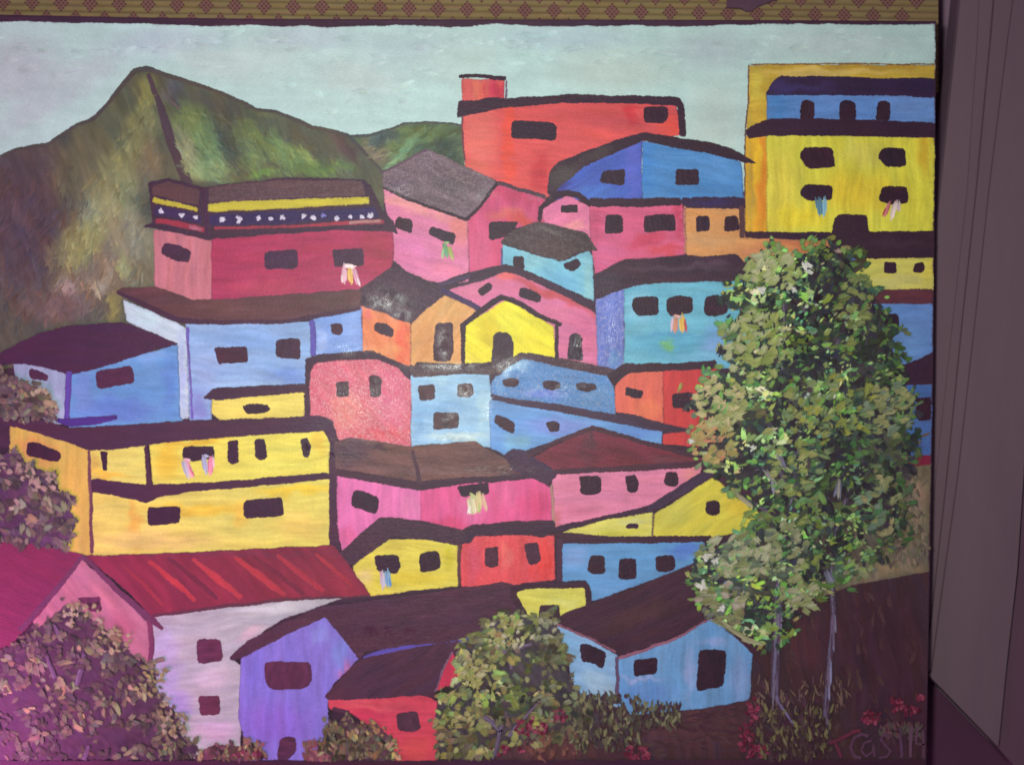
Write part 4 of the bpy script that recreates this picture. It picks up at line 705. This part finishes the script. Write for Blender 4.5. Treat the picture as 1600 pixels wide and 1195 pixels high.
G2 = [(166, 176, 88), (146, 158, 76), (120, 134, 72), (96, 108, 74), (184, 190, 120), (100, 100, 70)]
def lf2(x, y, c):
    if x > 840: c = mixc(c, (92, 86, 68), .5)
    if y > 1120: c = mixc(c, (112, 96, 60), .3)
    return tuple(q * (1 + .3 * noise.noise((x * .03, y * .03, 9))) for q in c)
bush('bushy green tree in front of the blue cottage', [(762, 975), (790, 955), (830, 962), (862, 965), (875, 985), (880, 1030), (892, 1060), (897, 1085), (920, 1100), (950, 1120), (900, 1150), (850, 1160), (800, 1165), (740, 1185), (690, 1186), (684, 1150), (680, 1110), (690, 1085), (715, 1060), (718, 1020), (725, 1000), (748, 990)],
     330, G2, (66, 58, 64), (8, 19), (5, 10), lf2,
     extra=[(795, 990, 40, 28, 46, [(172, 172, 104), (156, 160, 88), (184, 182, 142)]), (745, 1050, 34, 40, 55, [(158, 156, 84), (142, 144, 72), (172, 170, 116)]), (720, 1110, 30, 36, 34, [(140, 140, 70), (156, 152, 88)]), (860, 1100, 30, 30, 26, [(132, 134, 76), (120, 128, 96)]), (850, 985, 22, 22, 24, [(132, 138, 104), (148, 152, 116)])],
     trunks=[([(770, 1185), (780, 1150), (790, 1110), (760, 1130)][:3], [6, 7, 5]), ([(785, 1145), (765, 1125), (750, 1115)], [6, 7, 6]), ([(795, 1150), (820, 1120), (845, 1095)], [6, 6, 3]), ([(800, 1045), (796, 1025), (778, 1005)], [6, 6, 4]), ([(806, 1015), (820, 1008), (832, 1006)], [5, 6, 4])])
def lf3(x, y, c): return tuple(q * (1 + .35 * noise.noise((x * .03, y * .03, 19))) for q in mixc(c, (120, 110, 84), .2))
bush('leafy tree in front of the pink gable at the lower left', [(-70, 1030), (0, 1020), (40, 1000), (75, 968), (105, 945), (130, 955), (155, 978), (182, 995), (205, 1020), (225, 1040), (240, 1035), (245, 1070), (262, 1100), (282, 1120), (285, 1150), (310, 1165), (300, 1187), (-70, 1187)],
     430, [(134, 142, 84), (114, 118, 76), (96, 92, 72), (150, 154, 100), (78, 66, 68), (118, 106, 72), (88, 92, 70)], (64, 46, 58), (7, 17), (4, 8), lf3, (.9, .6),
     extra=[(240, 1060, 22, 30, 30, [(150, 148, 76), (132, 132, 76)]), (265, 1130, 26, 40, 50, [(146, 140, 84), (128, 122, 78), (156, 150, 116)]), (130, 960, 40, 20, 30, [(150, 146, 92), (166, 160, 124)]), (180, 1000, 26, 20, 24, [(150, 148, 88), (166, 158, 110)])],
     trunks=[([(95, 1000), (90, 985), (84, 975)], [6, 6, 3]), ([(120, 1070), (126, 1045), (132, 1020)], [8, 9, 5]), ([(85, 1060), (78, 1040), (72, 1020)], [6, 6, 3]), ([(130, 1187), (140, 1165)], [9, 5])])
def lf4(x, y, c): return tuple(q * (1 + .3 * noise.noise((x * .03, y * .03, 29))) for q in mixc(c, (116, 104, 88), .35))
bush('dusky foliage over the left wall of the big yellow block', [(-70, 700), (0, 715), (25, 700), (40, 720), (65, 735), (85, 745), (95, 770), (118, 775), (110, 800), (120, 815), (108, 845), (100, 858), (60, 852), (0, 842), (-70, 842)],
     150, [(128, 120, 92), (104, 96, 80), (84, 70, 80), (154, 146, 108), (96, 90, 74), (78, 66, 82)], (78, 52, 76), (8, 20), (5, 10), lf4, (1.0, .6), extra=[(60, 750, 34, 20, 26, [(168, 146, 124), (150, 132, 112)]), (10, 735, 24, 20, 14, [(156, 136, 116)])])
bush('small dusky foliage at the left edge above the roof', [(-70, 585), (0, 580), (28, 592), (45, 600), (60, 605), (78, 615), (85, 640), (88, 655), (50, 652), (0, 650), (-70, 642)],
     110, [(132, 116, 96), (112, 94, 84), (146, 134, 100), (94, 76, 80), (150, 120, 84)], (98, 76, 84), (7, 17), (5, 9), lf4, (.8, .6), extra=[(66, 615, 16, 10, 9, [(170, 158, 124)])])
bush('ochre shrub beside the red cottage', [(505, 1187), (505, 1150), (515, 1125), (535, 1130), (545, 1115), (570, 1140), (590, 1130), (612, 1150), (620, 1187)],
     130, [(150, 130, 82), (132, 112, 74), (164, 148, 96), (104, 84, 68), (112, 104, 80)], (82, 54, 62), (6, 14), (3, 6), None, (1.4, .5))
bush('pale shrub at the foot of the violet house', [(300, 1187), (330, 1164), (372, 1168), (396, 1158), (408, 1170), (420, 1187)], 60, [(150, 104, 88), (132, 84, 84), (156, 132, 92), (110, 66, 76)], (104, 58, 76), (6, 14), (3, 6), None, (1.4, .5))
# grasses and flowers
gr = Paint(); random.seed(41)
def blades(n, box, cols, ln, wd, a=(1.5, .35)):
    for _ in range(n):
        x = random.uniform(box[0], box[2]); y = random.uniform(box[1], box[3])
        gr.dab(x, y, random.gauss(*a), random.uniform(*ln), random.uniform(*wd), random.choice(cols), ZF + .1 + random.random() * .3, 3, 12, .4, .12)
GG = [(98, 96, 64), (84, 76, 58), (68, 56, 54), (122, 118, 84), (76, 72, 58), (66, 44, 54), (68, 40, 52), (60, 50, 52)]
blades(330, (890, 1085, 1000, 1170), GG, (8, 18), (3, 6))
blades(90, (1000, 1098, 1062, 1135), GG, (8, 18), (3, 5))
blades(260, (1180, 1105, 1300, 1184), [(92, 84, 54), (78, 64, 52), (68, 46, 52), (112, 104, 66), (72, 54, 52), (66, 38, 50), (60, 40, 48)], (8, 20), (3, 6))
blades(80, (1180, 1060, 1330, 1110), [(96, 70, 66), (110, 88, 72), (82, 52, 64)], (8, 24), (2, 4))
blades(70, (474, 1160, 520, 1186), [(120, 66, 76), (98, 50, 70), (140, 84, 84), (110, 84, 66)], (8, 16), (4, 7))
blades(60, (1375, 1130, 1440, 1150), [(84, 70, 66), (96, 58, 66)], (8, 16), (3, 6))
blades(70, (820, 1140, 900, 1184), [(104, 62, 58), (90, 52, 56), (118, 76, 60)], (8, 16), (4, 7))
gr.build('painted_grass', painting, M_THICK)['kind'] = 'stuff'
fl = Paint()
for cx, cy, rx_, ry_, n in [(830, 1135, 26, 16, 34), (873, 1118, 12, 12, 18), (1000, 1176, 26, 12, 32), (1175, 1110, 10, 22, 20), (1165, 1150, 12, 20, 18), (1180, 1174, 22, 10, 20), (1360, 1120, 16, 10, 22), (1400, 1094, 10, 8, 12), (1415, 1110, 24, 7, 20), (1440, 1090, 8, 8, 7), (390, 1178, 26, 8, 12), (790, 1172, 30, 8, 10)]:
    for _ in range(n):
        a = random.uniform(0, 6.28); r = math.sqrt(random.random()); x, y = cx + rx_ * r * math.cos(a), cy + ry_ * r * math.sin(a)
        fl.dab(x, min(y, 1183), random.uniform(0, 3), random.uniform(5, 10), random.uniform(4, 7), random.choice([(118, 36, 62), (104, 30, 54), (138, 56, 78), (94, 28, 50)]), ZF + .55, 3, 14, .3, .15)
fl.build('painted_flower', painting, M_THICK)['kind'] = 'stuff'
# signature
sg = Paint(); zs = ZF + .7; cs = (92, 56, 80)
def sl(pts, w=4.5, c=cs): sg.line(pts, w, c, zs, jit=.6, soft=1.5); 
sl([(1296, 1161), (1315, 1153), (1335, 1142), (1345, 1141)], [5, 6, 6, 5], (104, 38, 60)); sl([(1305, 1160), (1311, 1172), (1314, 1184)], 5, (104, 38, 62))
sl([(1358, 1150), (1346, 1146), (1335, 1152), (1329, 1166), (1334, 1180), (1346, 1184)], 5)
sl([(1362, 1156), (1350, 1160), (1346, 1172), (1354, 1181), (1363, 1174), (1364, 1158), (1367, 1182)], 4)
sl([(1392, 1150), (1381, 1146), (1376, 1154), (1384, 1164), (1392, 1172), (1386, 1181), (1374, 1184)], 4.5)
sl([(1407, 1138), (1408, 1160), (1409, 1183)], 5); sl([(1424, 1134), (1423, 1160), (1423, 1183)], 5, (100, 66, 84))
sl([(1434, 1136), (1431, 1162), (1444, 1163)], 4, (100, 64, 84)); sl([(1442, 1140), (1443, 1165), (1443, 1184)], 4, (100, 64, 84))
sg.build('signature', painting, M_PAINT, 'artist signature in dull pink brush letters')
g = Paint(); g.line([(-70, 1194), (600, 1194), (1445, 1193)], 12, (62, 26, 48), ZF + .2); g.build('dark_border', painting)

# ------------------------------------------------------------------ surroundings
# patterned cloth behind the top edge
def cloth():
    v, f, c = [], [], []
    Yc = 0.030
    def quad(pts, col, y):
        b = len(v)
        for x, yy in pts:
            p = P(x, yy, Yc); v.append((p[0], y, p[2])); c.append((*lin(col), 1))
        f.append(list(range(b, b + len(pts))))
    random.seed(1)
    # woven bands
    y = -60.0; k = 0
    def sk(x, y): return y + 18 * x / 1150 - 8
    while y < 130:
        col = [(134, 112, 70), (126, 104, 68), (106, 86, 56), (128, 106, 72), (136, 114, 76)][k % 5]
        n = 40
        for i in range(n):
            x0 = -80 + 1546 * i / n; x1 = -80 + 1546 * (i + 1) / n
            quad([(x0, sk(x0, y)), (x1, sk(x1, y)), (x1, sk(x1, y + 2.05)), (x0, sk(x0, y + 2.05))], tuple(q + random.uniform(-5, 5) for q in col), Yc)
        y += 2.0; k += 1
    for j in range(-2, 5):
        for i in range(-3, 36):
            cx = i * 45.3 + (22.6 if j % 2 else 0) + 5; cy = 12 + j * 24.5
            w = 11.5; h = 13
            if cx > 1452: continue
            quad([(cx - w, sk(cx, cy)), (cx, sk(cx, cy + h)), (cx + w, sk(cx, cy)), (cx, sk(cx, cy - h))], (122, 84, 74), Yc - .0002)
            for a in range(-3, 4):
                for b_ in range(-3, 4):
                    if abs(a) + abs(b_) > 3 or (a + b_) % 2 == 0: continue
                    px, py = cx + a * 3.5, sk(cx, cy + b_ * 4.0); s = 1.75
                    quad([(px - s, py), (px, py + s * 1.15), (px + s, py), (px, py - s * 1.15)], (84, 32, 50), Yc - .0004)
    me = bpy.data.meshes.new('patterned_cloth'); me.from_pydata(v, [], f)
    a = me.attributes.new('Paint', 'FLOAT_COLOR', 'POINT'); a.data.foreach_set('color', [q for t in c for q in t])
    a = me.attributes.new('Dry', 'FLOAT', 'POINT'); a.data.foreach_set('value', [0.0] * len(c))
    me.materials.append(paint_material('woven_cloth', .9, .8, .5))
    o = bpy.data.objects.new('patterned_cloth', me); COL.objects.link(o)
    return o
tag(cloth(), 'tan woven cloth with rows of dark red dotted diamonds behind the canvas top', 'cloth')

M_SHAPE = plain_material('dark_shape_surface', (80, 52, 72), (92, 62, 78), 200, .8)
o = slab('dark_shape', [(1136, -60), (1240, -60), (1228, -4), (1208, 1), (1194, 7), (1182, 12), (1174, 18), (1166, 18), (1158, 13), (1136, 12)], 0.027, 0.029, M_SHAPE)  # thin dark purple slab just in front of the cloth
tag(o, 'dark purple shape on the patterned cloth', 'strap')

M_WALL = plain_material('shaded_plaster', (136, 106, 128), (126, 98, 120), 20, .8)
M_FLOOR = plain_material('dark_floor', (84, 44, 70), (78, 40, 66), 30, .8)
o = slab('wall', [(1400, -80), (1820, -80), (1820, 1300), (1400, 1300)], 0.070, 0.09, M_WALL); tag(o, kind='structure')

# wooden cabinet door, boards with mouldings, standing behind the right edge
M_BOARD = plain_material('painted_board', (110, 86, 96), (102, 79, 90), 12, .65, (3, 1, .5), .15)
M_GAP = plain_material('board_groove', (92, 68, 80), (84, 60, 76), 60, .8)
door = bpy.data.objects.new('wardrobe', None); COL.objects.link(door); door.location = (0, 0, 0)
tag(door, 'mauve grey wardrobe front with moulded boards standing behind the right edge of the canvas', 'wardrobe')
A = [(1533, -60), (1528, 60), (1512, 300), (1490, 500), (1468, 700), (1450, 880), (1436, 1030)]
B = [(1592, -60), (1576, 60), (1546, 300), (1525, 500), (1497, 750), (1468, 960), (1456, 1050)]
Ledge = [(1508, -60), (1496, 60), (1470, 310), (1452, 480), (1432, 700), (1425, 900)]
bot = [(1425, 1030), (1451, 1054), (1560, 1166)]
Rg = [(1640, 200), (1602, 740), (1592, 890), (1573, 1050), (1560, 1166)]
sh = lambda pts, d: [(x + d, y) for x, y in pts]
slab('back_board', Ledge + bot + [(1561, 1160), (1574, 1050), (1593, 890), (1603, 740), (1640, 200), (1700, -60)], 0.026, 0.040, M_GAP, door, at=0.02)
slab('edge_board', sh(Ledge, 0) + [(1425, 1000)] + sh(A, 0)[::-1], 0.0215, 0.0255, M_BOARD, door, at=0.02)
slab('moulding', sh(A, 0) + [(1438, 1040)] + [(x - (x - a) * .55, y) for (x, y), (a, _) in zip(B, A)][::-1], 0.0235, 0.0255, M_BOARD, door, at=0.02)
slab('moulding', [(x - (x - a) * .52, y) for (x, y), (a, _) in zip(B, A)] + [(1447, 1049)] + sh(B, -.3)[::-1], 0.022, 0.0255, M_BOARD, door, at=0.02)
slab('centre_panel', sh(B, .4) + bot[1:] + [(1561, 1160), (1572, 1050), (1590, 890), (1600, 740), (1625, 200), (1690, -60)], 0.0205, 0.0255, M_BOARD, door, at=0.02)
M_BOARD2 = plain_material('side_board', (100, 68, 86), (92, 62, 80), 12, .6, (3, 1, .5), .15)
o = slab('side_board', [(1700, 0), (1650, 200), (1609, 740), (1600, 890), (1581, 1050), (1566, 1172), (1600, 1210), (1640, 1300), (1820, 1300), (1820, 0)], 0.028, 0.045, M_BOARD2, door, at=0.02)
# dark shelf / floor below the door
o = slab('floor', [(1380, 980), (1425, 1033), (1451, 1058), (1560, 1170), (1700, 1320), (1380, 1320)], 0.05, 0.06, M_FLOOR, at=0.03); tag(o, kind='structure')

# ------------------------------------------------------------------ light
def area(name, loc, target, size, power, col, size_y=None):
    l = bpy.data.lights.new(name, 'AREA'); l.energy = power; l.color = col; l.size = size
    if size_y: l.shape = 'RECTANGLE'; l.size_y = size_y
    o = bpy.data.objects.new(name, l); COL.objects.link(o); o.location = loc
    o.rotation_euler = (Vector(target) - Vector(loc)).to_track_quat('-Z', 'Y').to_euler(); return o
area('room_lamp', (-0.09, -0.73, 0.05), (-0.02, 0, 0.03), 0.06, 5.75, (0.94, 1.0, 0.92))
area('added_pink_fill', (-0.60, -0.17, -0.42), (-0.42, 0, -0.27), 0.14, 2.3, (0.95, 0.18, 0.74))  # unseen fill light, added for the magenta veil in the lower left corner
area('added_lilac_fill', (-1.02, -0.74, -0.20), (-0.45, 0, -0.05), 0.60, 2.5, (0.9, 0.28, 0.95), 1.0)  # large unseen fill, added to lay a lilac haze along the left side
w = bpy.data.worlds.new('World'); S.world = w; w.use_nodes = True
w.node_tree.nodes['Background'].inputs[0].default_value = (0.56, 0.44, 0.60, 1)
w.node_tree.nodes['Background'].inputs[1].default_value = 0.19
S.render.engine = 'CYCLES'
S.view_settings.view_transform = 'Standard'; S.view_settings.look = 'None'; S.view_settings.exposure = 0; S.view_settings.gamma = 1
S.render.resolution_x = 1024; S.render.resolution_y = 764
